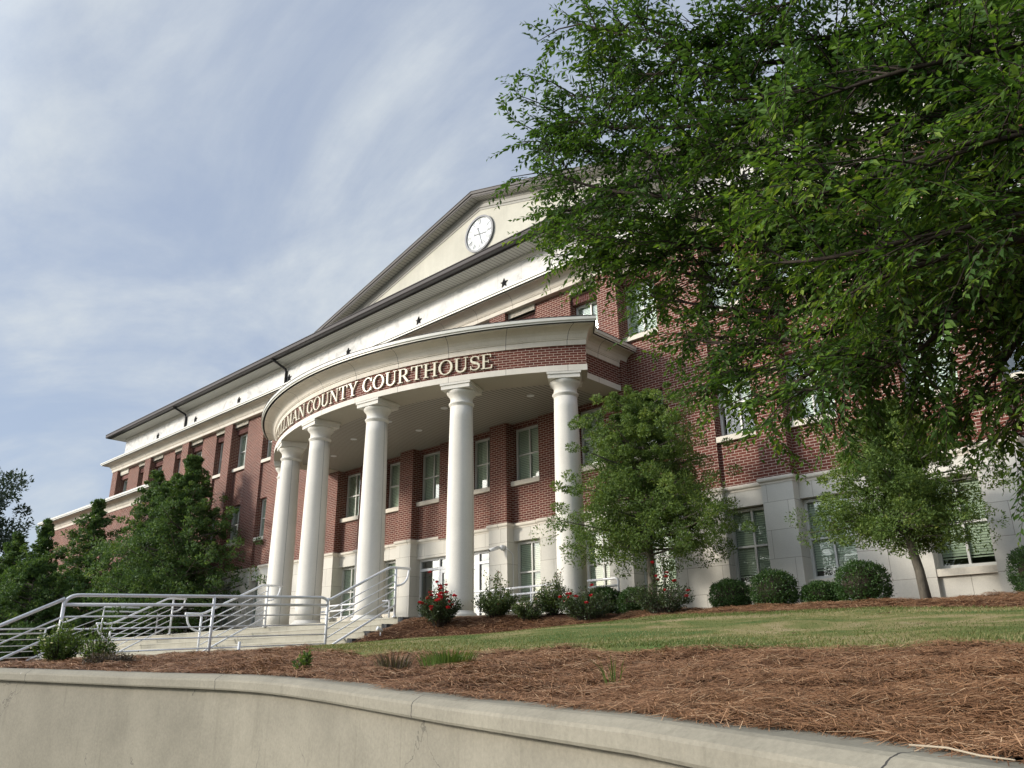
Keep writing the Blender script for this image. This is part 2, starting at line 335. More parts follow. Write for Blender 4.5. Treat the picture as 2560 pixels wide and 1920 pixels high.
def leafmat(name, stops, transl=0.35, rough=0.45, spec=0.35):
    m = bpy.data.materials.new(name); m.use_nodes = True; t = m.node_tree; b = t.nodes['Principled BSDF']; o = t.nodes['Material Output']
    sp = N(t, 'ShaderNodeSeparateXYZ'); t.links.new(uvn(t), sp.inputs[0]); c = ramp(t, sp.outputs[0], stops).outputs[0]
    t.links.new(c, b.inputs['Base Color']); b.inputs['Roughness'].default_value = rough; b.inputs['Specular IOR Level'].default_value = spec
    tr = N(t, 'ShaderNodeBsdfTranslucent'); t.links.new(mixc(t, 1.0, c, (1.5, 1.5, 0.7), 'MULTIPLY'), tr.inputs[0])
    mx = N(t, 'ShaderNodeMixShader'); mx.inputs[0].default_value = transl; t.links.new(b.outputs[0], mx.inputs[1]); t.links.new(tr.outputs[0], mx.inputs[2]); t.links.new(mx.outputs[0], o.inputs[0]); return m
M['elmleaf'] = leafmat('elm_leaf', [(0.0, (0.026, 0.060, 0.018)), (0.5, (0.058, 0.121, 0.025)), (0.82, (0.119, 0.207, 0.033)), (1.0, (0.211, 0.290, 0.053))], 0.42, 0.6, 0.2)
M['holly'] = leafmat('holly_leaf', [(0.0, (0.037, 0.074, 0.027)), (0.5, (0.074, 0.135, 0.039)), (0.85, (0.156, 0.231, 0.057)), (1.0, (0.264, 0.314, 0.099))], 0.25, 0.55, 0.25)
M['yaupon'] = leafmat('small_tree_leaf', [(0.0, (0.050, 0.087, 0.025)), (0.5, (0.104, 0.165, 0.039)), (0.85, (0.202, 0.267, 0.063)), (1.0, (0.336, 0.376, 0.098))], 0.3, 0.55, 0.25)
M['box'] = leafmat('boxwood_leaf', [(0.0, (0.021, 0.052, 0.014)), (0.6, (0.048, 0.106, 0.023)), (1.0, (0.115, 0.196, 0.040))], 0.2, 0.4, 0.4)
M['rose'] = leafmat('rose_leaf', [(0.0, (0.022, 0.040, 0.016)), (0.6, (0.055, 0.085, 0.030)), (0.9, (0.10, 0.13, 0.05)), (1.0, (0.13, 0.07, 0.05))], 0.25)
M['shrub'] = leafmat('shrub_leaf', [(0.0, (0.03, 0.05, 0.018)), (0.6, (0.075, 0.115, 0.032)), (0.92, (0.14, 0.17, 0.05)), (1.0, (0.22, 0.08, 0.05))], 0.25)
M['dryplant'] = leafmat('dry_leaf', [(0.0, (0.05, 0.035, 0.03)), (0.6, (0.10, 0.075, 0.055)), (1.0, (0.12, 0.13, 0.05))], 0.2)
M['fartree'] = leafmat('far_tree_leaf', [(0.0, (0.018, 0.036, 0.022)), (1.0, (0.05, 0.08, 0.04))], 0.25)
M['weed'] = leafmat('weed_leaf', [(0.0, (0.05, 0.09, 0.02)), (0.7, (0.10, 0.16, 0.035)), (1.0, (0.17, 0.22, 0.06))], 0.35)
M['petal'] = leafmat('red_petal', [(0.0, (0.30, 0.008, 0.018)), (1.0, (0.52, 0.025, 0.04))], 0.25)
M['wpetal'] = leafmat('white_petal', [(0.0, (0.7, 0.7, 0.66)), (1.0, (0.8, 0.8, 0.78))], 0.25)
M['straw'] = leafmat('pine_needle', [(0.0, (0.090, 0.044, 0.023)), (0.4, (0.225, 0.112, 0.056)), (0.75, (0.37, 0.205, 0.110)), (1.0, (0.55, 0.38, 0.235))], 0.05, 0.6, 0.25)
M['grass'] = leafmat('turf_blade', [(0.0, (0.075, 0.12, 0.035)), (0.38, (0.14, 0.175, 0.055)), (0.6, (0.29, 0.25, 0.125)), (1.0, (0.42, 0.36, 0.22))], 0.2, 0.6, 0.2)
def strawground():
    m = mat('straw_ground', (0.1, 0.05, 0.03), 0.95, 0.1); t, b = nt(m); o = objc(t)
    n = noise(t, 30, 8, 0.75, o, 1.5); n2 = noise(t, 1.2, 5, 0.6, o)
    c = ramp(t, n.outputs[0], [(0.3, (0.040, 0.020, 0.013)), (0.55, (0.115, 0.058, 0.034)), (0.75, (0.19, 0.10, 0.06))]).outputs[0]
    c = mixc(t, 1.0, c, ramp(t, n2.outputs[0], [(0.3, (0.8, 0.78, 0.78)), (0.7, (1.15, 1.12, 1.1))]).outputs[0], 'MULTIPLY')
    t.links.new(c, b.inputs['Base Color']); bump(t, b, n.outputs[0], 0.8, 0.02); return m
M['strawground'] = strawground()
def turf():
    m = mat('turf', (0.14, 0.15, 0.06), 0.95, 0.1); t, b = nt(m); o = objc(t)
    n = noise(t, 0.75, 5, 0.62, o, 0.8); n2 = noise(t, 60, 5, 0.7, o)
    c = ramp(t, n.outputs[0], [(0.36, (0.085, 0.135, 0.040)), (0.49, (0.165, 0.180, 0.065)), (0.56, (0.27, 0.235, 0.11)), (0.68, (0.36, 0.29, 0.17))]).outputs[0]
    c = mixc(t, 1.0, c, ramp(t, n2.outputs[0], [(0.3, (0.72, 0.72, 0.7)), (0.7, (1.18, 1.18, 1.15))]).outputs[0], 'MULTIPLY')
    t.links.new(c, b.inputs['Base Color']); bump(t, b, n2.outputs[0], 0.6, 0.015); return m
M['turf'] = turf()

def put(o, parent):
    """parent o (already in world place) under an unrotated parent"""
    o.parent = parent; o.matrix_parent_inverse = Matrix.Translation(-Vector(parent.location)); return o
def at(e, x, y, z): e.location = (x, y, z); return e
def P_(mb, name, m, parent, sharp=None):
    return put(mb.build(name, m, None, sharp), parent)
def copy_tree(o, loc=None, parent=None, scale=None):
    c = o.copy(); C.objects.link(c)
    if loc is not None: c.location = loc
    if scale is not None: c.scale = scale
    if parent is not None:
        c.parent = parent; c.matrix_parent_inverse = o.matrix_parent_inverse
    for ch in list(o.children):
        copy_tree(ch, parent=c)
    return c

# ------------------------------------------------------------------ ground, street, path
ZF = 2.69                       # entrance floor level
kind(MB().box(-600, 600, -600, 600, -0.5, 0.0, 'lrfb').build('ground', M['farground']), 'structure')
kind(MB().box(-60, 60, -40, -14.4, -0.2, 0.006, 'd').build('street', M['asphalt']), 'structure')
WX = np.array([3.44, 4.6, 6.36, 8.92, 10.2, 10.75, 11.3, 11.9, 12.6, 14.42, 16.23, 16.91, 21.0, 27.0]); WY = np.array([-13.96, -13.72, -13.35, -12.81, -12.60, -12.56, -12.575, -12.63, -12.745, -13.1, -13.67, -13.94, -15.6, -18.2]); WZ = np.array([1.70, 1.68, 1.64, 1.576, 1.553, 1.543, 1.530, 1.509, 1.482, 1.404, 1.38, 1.36, 1.25, 1.1])
FX = [3.2, 3.6, 4.6, 6.2, 7.8, 9.9, 12, 15.7, 30]; FY = [-6.9, -6.6, -5.6, -4.6, -4.0, -3.6, -3.5, -3.5, -3.5]
GX = [3.2, 4.6, 6.2, 7.8, 9.9, 12, 13.7, 15.7, 30]; GZ = [1.90, 2.03, 2.17, 2.25, 2.40, 2.39, 2.34, 2.26, 2.0]
def ground_z(x, y):
    x = np.asarray(x, float); y = np.asarray(y, float)
    yw = np.interp(x, WX, WY) + 0.28; zw = np.interp(x, WX, WZ) - 0.02; yf = np.interp(x, FX, FY); zf = np.interp(x, GX, GZ)
    t = np.clip((y - yw) / (yf - yw), 0, 1); z1 = zw + (zf - zw) * t
    top = np.interp(x, [3.2, 6, 9, 12, 30], [2.645, 2.64, 2.62, 2.56, 2.4])
    yt = np.interp(x, [3.2, 4.6, 6.5, 8.5], [-4.2, -3.85, -2.7, -1.9])
    k = np.clip((y - yf) / np.maximum(yt - yf, 0.4), 0, 1)
    z2 = zf + (top - zf) * (1 - (1 - k) ** 2)
    z = np.where(y > yf, z2, z1)
    zs = np.interp(y, [-9, -6.6, -4.62, -3.9], [1.9, 1.86, 2.50, 2.60]) + np.maximum(x - 3.6, 0) * .30
    return np.where(x < 5.2, np.minimum(z, np.maximum(zs, 1.86)), z) 
def lump(x, y):
    return 0.032 * np.sin(x * 3.1 + 1.3 * np.sin(y * 2.3)) * np.sin(y * 3.7 + 0.7 * np.sin(x * 1.9)) + 0.015 * np.sin(x * 7.3 + y * 5.1) * np.sin(y * 8.3 - x * 2.2) + 0.012 * np.sin(x * 13.1 + 2 * np.sin(y * 9)) * np.sin(y * 14.7 + x)
def terrain():
    xs = np.arange(3.45, 27.01, 0.10); ys = np.linspace(0, 1, 150)
    V = []; 
    for t in ys:
        yw = np.interp(xs, WX, WY) + 0.2; y = yw + (0.4 - yw) * t
        V.append(np.stack([xs, y, ground_z(xs, y) + lump(xs, y)], 1))
    V = np.concatenate(V); n = len(xs); idx = np.arange((len(ys) - 1) * n).reshape(-1, n)[:, :-1].ravel()
    F = np.stack([idx, idx + 1, idx + 1 + n, idx + n], 1); uv = V[F.ravel()][:, :2]
    return kind(fast_mesh('planting_bed', V, F, uv, M['strawground'], smooth=True), 'structure')
terrain()
# lawn: between the two straw beds
NX = np.array([3.45, 5.5, 7.6, 8.84, 9.9, 11.5, 12.6, 14.0, 15.3, 16.3, 17.0, 27.0]); NY = np.array([-6.75, -8.3, -9.6, -10.2, -10.35, -9.95, -9.8, -9.7, -9.8, -9.9, -9.8, -9.8])
def lawn_bounds(x):
    wob = 0.05 * np.sin(x * 5.1) + 0.035 * np.sin(x * 11.3)
    return np.interp(x, NX, NY) + wob, np.interp(x, FX, FY) + 0.6 * wob
def lawn():
    xs = np.arange(3.45, 27.01, 0.08); ts = np.linspace(0, 1, 90); V = []
    for t in ts:
        a, b = lawn_bounds(xs); b = np.maximum(b, a + 0.02); y = a + (b - a) * t
        crown = 0.035 + 0.02 * np.sin(pi * t)
        V.append(np.stack([xs, y, ground_z(xs, y) + np.where((t == 0) | (t == 1), -0.04, crown) + 0.012 * np.sin(xs * 1.7) * np.sin(y * 2.1)], 1))
    V = np.concatenate(V); n = len(xs); idx = np.arange((len(ts) - 1) * n).reshape(-1, n)[:, :-1].ravel()
    F = np.stack([idx, idx + 1, idx + 1 + n, idx + n], 1); uv = V[F.ravel()][:, :2]
    return kind(fast_mesh('lawn', V, F, uv, M['turf'], smooth=True), 'structure')
lawn()
def path_z(y): return 1.87 + 0.0413 * (y + 6.47)
pm = MB(); 
pm.face([(-15, -11.9, path_z(-11.9)), (3.36, -11.9, path_z(-11.9)), (3.36, -6.2, path_z(-6.2)), (-15, -6.2, path_z(-6.2))])
pm.face([(3.36, -11.9, 0), (3.36, -6.2, 0), (3.36, -6.2, path_z(-6.2)), (3.36, -11.9, path_z(-11.9))])
pm.face([(-15, -11.9, 1.4), (3.36, -11.9, 1.4), (3.36, -11.9, path_z(-11.9)), (-15, -11.9, path_z(-11.9))])
kind(pm.build('path', M['pathc']), 'structure')
# ground left of the path and around the wing
lg = MB(); lg.face([(-60, -11.9, 1.7), (-15, -11.9, 1.7), (-15, 0.3, 2.55), (-60, 0.3, 2.7)]); lg.face([(-15, -4.4, 2.56), (-9.2, -4.4, 2.56), (-9.2, 0.3, 2.62), (-15, 0.3, 2.62)])
kind(lg.build('left_planting_bed', M['strawground']), 'structure')

# ------------------------------------------------------------------ entrance steps and landing
steps = at(thing('entrance_steps', 'wide pale concrete steps rising to the columned entrance', 'steps'), -5.8, -5.5, 1.85)
edges = [(-4.62, ZF), (-5.08, ZF - 0.164), (-5.54, ZF - 0.328), (-6.0, ZF - 0.492), (-6.46, ZF - 0.656)]
for i, (y, z) in enumerate(edges):
    b = MB(); x0 = -15.0 - 0.55 * (i > 0) - 0.3 * (i > 1)
    yb = 0.27 if i == 0 else edges[i - 1][0]
    if i == 0:
        b.face([(x0, y, z), (3.42, y, z), (3.42, -3.5, z), (x0, -3.5, z)]); b.face([(-9.2, -3.5, z), (3.42, -3.5, z), (3.42, 0.5, z), (-9.2, 0.5, z)])
        ring_ = [(3.421, -4.05), (4.5, -3.72), (5.6, -3.12), (6.6, -2.42), (7.25, -1.75), (7.25, 0.25)]
        b.face([(x_, y_, z) for x_, y_ in ring_] + [(3.421, 0.25, z)])
        for (xa_, ya_), (xb_, yb_) in zip(ring_, ring_[1:]): b.face([(xa_, ya_, z - .4), (xb_, yb_, z - .4), (xb_, yb_, z), (xa_, ya_, z)])
    else: b.face([(x0, y, z), (3.42, y, z), (3.42, yb, z), (x0, yb, z)])
    b.face([(x0, y, z - 0.164), (3.42, y, z - 0.164), (3.42, y, z - 0.03), (x0, y, z - 0.03)]); 
    b.face([(x0, y - 0.012, z - 0.03), (3.42, y - 0.012, z - 0.03), (3.42, y, z), (x0, y, z)]); b.face([(x0, y, z - 0.03), (3.42, y, z - 0.03), (3.42, y - 0.012, z - 0.03), (x0, y - 0.012, z - 0.03)])
    b.face([(x0, yb, z - 0.2), (x0, y, z - 0.2), (x0, y, z), (x0, yb, z)])
    P_(b, 'step', M['step'], steps)
sw = MB(); yy = [(-4.62, ZF)] + edges
for i in range(5):
    y0 = edges[i][0]; y1 = edges[i - 1][0] if i else -3.0
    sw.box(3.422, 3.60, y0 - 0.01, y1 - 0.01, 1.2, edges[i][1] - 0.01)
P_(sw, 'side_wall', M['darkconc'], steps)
lower = MB()
for i in range(4):
    lower.box(-15, 3.36, -12.2 - 0.32 * i, -11.9 - 0.32 * i, 0.2, 1.48 - 0.165 * i - 0.0, 'b')
P_(lower, 'lower_step', M['step'], steps)

# ------------------------------------------------------------------ retaining wall
rw = at(thing('retaining_wall', 'long rough stucco retaining wall with rounded cap along the front', 'wall'), 12, -12.8, 0)
def wallpath():
    pts = list(zip(WX, WY)); return pts
def woff(e):
    pts = [Vector(p) for p in wallpath()]; res = []
    for i, p in enumerate(pts):
        d = (pts[min(i + 1, len(pts) - 1)] - pts[max(i - 1, 0)]).normalized(); nrm = Vector((d.y, -d.x)); res.append(p + nrm * e)
    return res
def sloped_sweep(mb, prof, zs, sub=6):
    ts = []
    for i in range(len(WX) - 1): ts += [i + k / sub for k in range(sub)]
    ts.append(len(WX) - 1)
    def samp(arr, t): i = min(int(t), len(arr) - 2); return arr[i] + (arr[i + 1] - arr[i]) * (t - i)
    rows = []
    for e, dz in prof:
        o = woff(e); ox = [q.x for q in o]; oy = [q.y for q in o]
        rows.append([(samp(ox, t), samp(oy, t), (samp(zs, t) + dz) if dz > -0.9 else 0.0) for t in ts])
    L = [0]
    for a, b in zip(rows[0], rows[0][1:]): L.append(L[-1] + hypot(b[0] - a[0], b[1] - a[1]))
    for i in range(len(rows) - 1):
        for j in range(len(ts) - 1):
            mb.face([rows[i][j], rows[i][j + 1], rows[i + 1][j + 1], rows[i + 1][j]], [(L[j], rows[i][j][2]), (L[j + 1], rows[i][j + 1][2]), (L[j + 1], rows[i + 1][j + 1][2]), (L[j], rows[i + 1][j][2])], True)
    for j, o in ((0, -1), (len(ts) - 1, 1)):
        mb.face([r[j] for r in rows][::o], [(0, 0)] * len(rows))
    return mb
P_(sloped_sweep(MB(), [(-0.055, -1.0), (-0.055, -0.135), (-0.29, -0.135), (-0.29, -1.0)], WZ), 'wall_face', M['wallconc'], rw, 40)
P_(sloped_sweep(MB(), [(-0.05, -0.14), (0.012, -0.14), (0.02, -0.125), (0.02, -0.06), (0.012, -0.042), (-0.045, -0.008), (-0.075, 0.0), (-0.31, 0.0), (-0.33, -0.02), (-0.33, -0.2)], WZ), 'cap', M['capconc'], rw, 50)

P_(MB().box(3.365, 3.50, -14.01, -11.88, 0.0, 1.60), 'stair_cheek', M['capconc'], rw); P_(MB().box(3.362, 3.49, -11.88, -6.62, 0.0, 1.55), 'stair_cheek', M['capconc'], rw)
# ------------------------------------------------------------------ COURTHOUSE
CH = at(thing('courthouse', 'three storey red brick county courthouse with curved columned portico and clock pediment', 'building'), 0, 0, ZF)
BAY = 4.32; XE = 28.43; ks = list(range(-6, 8))
pc = {k: (k - 0.5) * BAY + 0.03 for k in ks}; PH = 0.345; YPAN, YPIER = 0.29, 0.19
ZB, ZCAP, ZC = 2.2, 5.51, 12.21
wins = []      # (xc, z0, z1, floor)
for k in ks[:-1]:
    for xc in (pc[k] + 0.90, pc[k + 1] - 0.90):
        for fl, (z0, z1) in enumerate(((3.25, 4.98), (6.75, 8.40), (10.10, 11.70))):
            if fl == 0 and k == 0: continue
            if fl < 2 and xc < -17.6: continue
            wins.append((xc, z0, z1, fl))
def holed_wall(mb, x0, x1, z0, z1, y, holes, yb):
    xs = sorted({x0, x1} | {h[i] for h in holes for i in (0, 1)}); zs = sorted({z0, z1} | {h[i] for h in holes for i in (2, 3)})
    for i in range(len(xs) - 1):
        for j in range(len(zs) - 1):
            cx, cz = (xs[i] + xs[i + 1]) / 2, (zs[j] + zs[j + 1]) / 2
            if any(h[0] < cx < h[1] and h[2] < cz < h[3] for h in holes): continue
            mb.face([(xs[i], y, zs[j]), (xs[i + 1], y, zs[j]), (xs[i + 1], y, zs[j + 1]), (xs[i], y, zs[j + 1])])
    for a, b, c, d in holes:
        mb.face([(a, y, c), (a, yb, c), (a, yb, d), (a, y, d)]); mb.face([(b, yb, c), (b, y, c), (b, y, d), (b, yb, d)])
        mb.face([(a, yb, d), (b, yb, d), (b, y, d), (a, y, d)]); mb.face([(a, y, c), (b, y, c), (b, yb, c), (a, yb, c)])
bw = MB(); holed_wall(bw, -XE + PH, XE - PH, ZCAP - 0.1, ZC + 0.3, YPAN, [(x - .54, x + .54, z0 - .14, z1) for x, z0, z1, f in wins if f > 0], 0.56)
piers = [((pc[k] + pc[k + 1]) / 2) for k in ks[:-1]]
for x in piers: bw.box(x - 0.69, x + 0.69, YPIER, YPAN, ZCAP - 0.1, ZC + 0.3, 'bd')
for s in (-1, 1):
    bw.face([(s * (XE - .001), 20 if s < 0 else YPAN, ZB), (s * (XE - .001), YPAN if s < 0 else 20, ZB), (s * (XE - .001), YPAN if s < 0 else 20, ZC + .3), (s * (XE - .001), 20 if s < 0 else YPAN, ZC + .3)])
P_(bw, 'brick_wall', M['brick'], CH)
for k in ks:
    P_(MB().box(pc[k] - PH, pc[k] + PH, 0, YPAN, ZCAP - 0.1, ZC + 0.3, 'bd'), 'pilaster', M['brick'], CH)
sb = MB(); dr = (pc[0] + PH, pc[1] - PH, ZB, 4.88)
holed_wall(sb, -XE, XE, ZB, 5.40, YPAN - .02, [(x - .54, x + .54, z0 - .14, z1 + .02) for x, z0, z1, f in wins if f == 0] + [dr], 0.56)
for i, x in enumerate(piers):
    if ks[i] != 0: sb.box(x - 0.71, x + 0.71, YPIER - .02, YPAN - .02, ZB, 5.40, 'bd')
for k in ks: sb.box(pc[k] - PH - .02, pc[k] + PH + .02, -.02, YPAN - .02, ZB, 5.40, 'bd')
P_(sb, 'stone_base', M['basestone'], CH)
# moulded string course that steps round every pilaster and pier
scv = []
for i, k in enumerate(ks):
    x = pc[k]; scv += [(x - PH - .02, YPAN - .02, -1), (x - PH - .02, -.02, -1), (x + PH + .02, -.02, 1), (x + PH + .02, YPAN - .02, 1)]
    if i < len(piers) and k != 0:
        q = piers[i]; scv += [(q - .71, YPAN - .02, -1), (q - .71, YPIER - .02, -1), (q + .71, YPIER - .02, 1), (q + .71, YPAN - .02, 1)]
P_(MB().sweep([(0.0, 5.36), (0.012, 5.36), (0.018, 5.40), (0.055, 5.43), (0.065, 5.46), (0.065, 5.495), (0.03, 5.512), (-0.06, 5.516)], lambda e: [(x + sx * e, y - e) for x, y, sx in scv]), 'string_course', M['cornice'], CH)

# main cornice, frieze, eave
def frontpath(xe, back=19.0):
    return lambda e: [(-xe - e, back), (-xe - e, -e), (xe + e, -e), (xe + e, back)]
CORN = [(-0.34, 0.001), (0.03, 0.0), (0.035, 0.055), (0.035, 0.13), (0.06, 0.14), (0.06, 0.165), (0.075, 0.17), (0.085, 0.20), (0.11, 0.26), (0.16, 0.32), (0.24, 0.365), (0.33, 0.39), (0.40, 0.395), (0.44, 0.395), (0.44, 0.42), (0.51, 0.42), (0.515, 0.47), (0.55, 0.485), (0.55, 0.58), (0.44, 0.60), (-0.5, 0.66)]
P_(MB().sweep([(e, ZC + z) for e, z in CORN[:-6]], frontpath(XE)), 'cornice', M['cornice'], CH)
P_(MB().sweep([(0.50, ZC + .421), (0.515, ZC + .421), (0.515, ZC + .47), (0.55, ZC + .485), (0.55, ZC + .545), (0.44, ZC + .56), (-0.45, ZC + .60)], frontpath(XE)), 'cornice_flashing', M['whitemetal'], CH)
FXE = XE - 0.36; FYO = 0.35
def fpath(e): return [(-FXE - e, 19), (-FXE - e, FYO - e), (FXE + e, FYO - e), (FXE + e, 19)]
P_(MB().sweep([(0, 12.7), (0, 14.03)], fpath), 'frieze', M['marble'], CH)
P_(MB().sweep([(-.01, 14.03), (0.025, 14.03), (0.025, 14.10), (0.05, 14.12), (0.06, 14.20)], fpath), 'frieze_moulding', M['greystone'], CH)
P_(MB().sweep([(0.05, 14.201), (0.63, 14.20)], fpath), 'eave_soffit', M['eave'], CH)
P_(MB().sweep([(0.63, 14.20), (0.63, 14.215), (0.645, 14.215), (0.645, 14.255)], fpath), 'eave_fascia', M['brown2'], CH)
P_(MB().sweep([(0.645, 14.256), (0.835, 14.248)], fpath), 'gutter_underside', M['black'], CH)  # near-black colour paints in the shade under the gutter
P_(MB().sweep([(0.835, 14.248), (0.868, 14.285), (0.868, 14.405), (0.85, 14.408), (0.85, 14.425), (0.88, 14.43), (0.88, 14.458), (0.80, 14.462)], fpath), 'gutter', M['brown'], CH)
rf = MB(); e = 0.80; rp = [(-FXE - e, FYO - e, 14.452), (FXE + e, FYO - e, 14.452), (FXE + e, 19, 14.452), (-FXE - e, 19, 14.452)]; rt = [(-19, 9.3, 16.9), (19, 9.3, 16.9)]
rf.face([rp[0], rp[1], rt[1], rt[0]]); rf.face([rp[1], rp[2], rt[1]]); rf.face([rp[2], rp[3], rt[0], rt[1]]); rf.face([rp[3], rp[0], rt[0]])
P_(rf, 'roof', M['roof'], CH)
# back wall closes the block
P_(MB().box(-XE + .02, XE - .02, 19.0, 19.3, ZB, 14.3), 'back_wall', M['brick'], CH)
P_(MB().box(-XE + .5, XE - .5, 1.7, 1.75, ZB, 12.1), 'interior_wall', M['interior'], CH)
P_(MB().box(-XE + .5, XE - .5, 0.6, 1.7, ZF - .1, ZF), 'floor_slab', M['interior'], CH)
P_(MB().box(-XE + .5, XE - .5, 0.58, 1.7, 5.6, 5.9), 'floor_slab', M['interior'], CH)
P_(MB().box(-XE + .5, XE - .5, 0.58, 1.7, 9.0, 9.4), 'floor_slab', M['interior'], CH)

# windows: one per floor type, then copies
def make_window(fl, h):
    f = MB(); w = 0.54; d0, d1 = 0.44, 0.52; m_ = 0.065
    f.box(-w, -w + m_, d0, d1, 0, h); f.box(w - m_, w, d0, d1, 0, h); f.box(-w + m_, w - m_, d0, d1, h - m_, h); f.box(-w + m_, w - m_, d0, d1, 0, m_ + .01)
    f.box(-.022, .022, d0 + .012, d1 - .01, m_ + .01, h - m_); zc = h * 0.5; f.box(-w + m_, -.022, d0 + .015, d1 - .01, zc - .022, zc + .022); f.box(.022, w - m_, d0 + .015, d1 - .01, zc - .022, zc + .022)
    fo = f.build('window', M['frame']); fo.parent = CH
    p = MB(); p.face([(-w + .03, .495, .03), (w - .03, .495, .03), (w - .03, .495, h - .03), (-w + .03, .495, h - .03)]); po = p.build('pane', M['glass'], fo)
    s = MB().box(-w - .06, w + .06, 0.20 - .01, 0.435, -0.14, -0.002); s.face([(-w, .435, -.002), (w, .435, -.002), (w, .53, -.001), (-w, .53, -.001)]); so = s.build('sill', M['stone'], fo)
    return fo
def make_blind(h, drop, tilt):
    b = MB(); n = int(drop / 0.052)
    for i in range(n):
        z = h - .06 - i * .052; b.face([(-.47, .512, z - .022 * tilt), (.47, .512, z - .022 * tilt), (.47, .54, z + .022 * tilt), (-.47, .54, z + .022 * tilt)])
    b.box(-.47, .47, .512, .55, h - .06 - n * .052 - .02, h - .06 - n * .052); return b
protos = []; blinds = []
for fl, h in enumerate((1.73, 1.65, 1.60)):
    protos.append(make_window(fl, h))
    blinds.append([make_blind(h, d, t_).build('blind', M['blind']) for d, t_ in ((h * .86, 1.12), (h * .95, 1.1), (h * .5, 1.15))])
lint = MB().box(-.57, .57, .165, .288, .02, .26); lint.box(-.57, .57, .15, .165, .07, .26); lint.box(-.57, .57, .178, .288, -.001, .02, 't')
lint_o = lint.build('lintel', M['lintel']); sol = MB().box(-.54, .54, .262, .56, -.245, -.002, 'd'); sol_o = sol.build('soldier_course', M['soldier'])
used = [False] * 3; lused = False; bused = {}
for i, (xc, z0, z1, fl) in enumerate(wins):
    if not used[fl]: o = protos[fl]; used[fl] = True; o.location = (xc, 0, z0); o.matrix_parent_inverse = Matrix.Translation(-Vector(CH.location))
    else: o = copy_tree(protos[fl], (xc, 0, z0), CH)
    bi = (i * 7 + i // 3) % 3 if fl != 0 else (0 if i % 4 else 1)
    if fl == 1 and -7.5 < xc < 7: bi = (1, 1, 0, 1, 1)[i % 5]
    bo = blinds[fl][bi]
    if (fl, bi) in bused: bo = bo.copy(); C.objects.link(bo)
    bused[(fl, bi)] = True; bo.parent = o
    if fl == 2:
        a, b = (lint_o, sol_o) if not lused else (lint_o.copy(), sol_o.copy())
        if lused: C.objects.link(a); C.objects.link(b)
        lused = True
        a.parent = o; b.parent = o; a.location = (0, 0, z1 - z0 + .25); b.location = (0, 0, z1 - z0 + .247)
for bl in blinds:
    for b in bl:
        if b.parent is None: bpy.data.objects.remove(b)

# storefront entrance
SFm = MB(); xa, xb = dr[0], dr[1]; yA, yB = 0.42, 0.50; zt = 4.88
for x in (xa, -0.86, 0.92, xb - .06): SFm.box(x, x + .06, yA, yB, ZF, zt)
xsegs = [(xa + .06, -0.86), (-0.80, 0.92), (0.98, xb - .06)]
for a, b in xsegs:
    SFm.box(a, b, yA, yB, zt - .07, zt); SFm.box(a, b, yA, yB, 4.50, 4.58)
for a, b in (xsegs[0], xsegs[2]): SFm.box(a, b, yA, yB, ZF, ZF + .12)
SF = P_(SFm, 'entrance_frame', M['alum'], CH)
gp = MB(); gp.face([(xa, .47, ZF), (xb, .47, ZF), (xb, .47, zt), (xa, .47, zt)]); gp.build('pane', M['doorglass'], SF)
for a, b in ((-0.795, 0.055), (0.065, 0.915)):
    d = MB(); d.box(a, a + .09, .43, .49, ZF + .01, 4.495); d.box(b - .09, b, .43, .49, ZF + .01, 4.495); d.box(a + .09, b - .09, .43, .49, 4.38, 4.495); d.box(a + .09, b - .09, .43, .49, ZF + .01, ZF + .24)
    do = P_(d, 'entrance_door', M['alum'], CH)
    hx = b - .05 if a < 0 else a + .05
    MB().tube([(hx, .43, ZF + .85), (hx, .37, ZF + .87), (hx, .37, ZF + 1.25), (hx, .43, ZF + 1.27)], .014, 8).build('door_handle', M['alum'], do)

# stars on the frieze
st = MB(); R_, r_ = 0.178, 0.073; pts = [(R_ * sin(i * pi / 5) if i % 2 == 0 else r_ * sin(i * pi / 5), R_ * cos(i * pi / 5) if i % 2 == 0 else r_ * cos(i * pi / 5)) for i in range(10)]
for i in range(10):
    a, b = pts[i], pts[(i + 1) % 10]; st.face([(b[0], 0, b[1]), (a[0], 0, a[1]), (0, -.07, 0)]); st.face([(a[0], .02, a[1]), (a[0], 0, a[1]), (b[0], 0, b[1]), (b[0], .02, b[1])])
st_o = st.build('star', M['black']); st_o.parent = CH; st_o.matrix_parent_inverse = Matrix.Translation(-Vector(CH.location))
for i, k in enumerate(range(-5, 7)):
    o = st_o if i == 0 else st_o.copy()
    if i: C.objects.link(o)
    o.location = (pc[k], FYO - .022, 13.515)
# downspouts
for x in (-20.45, -11.0, 11.2, 20.5):
    P_(MB().tube([(x, -.42, 14.34), (x, -.42, 14.24), (x, .24, 13.98), (x, .29, 13.86), (x, .29, 12.86)], .062, 4), 'downspout', M['black'], CH)

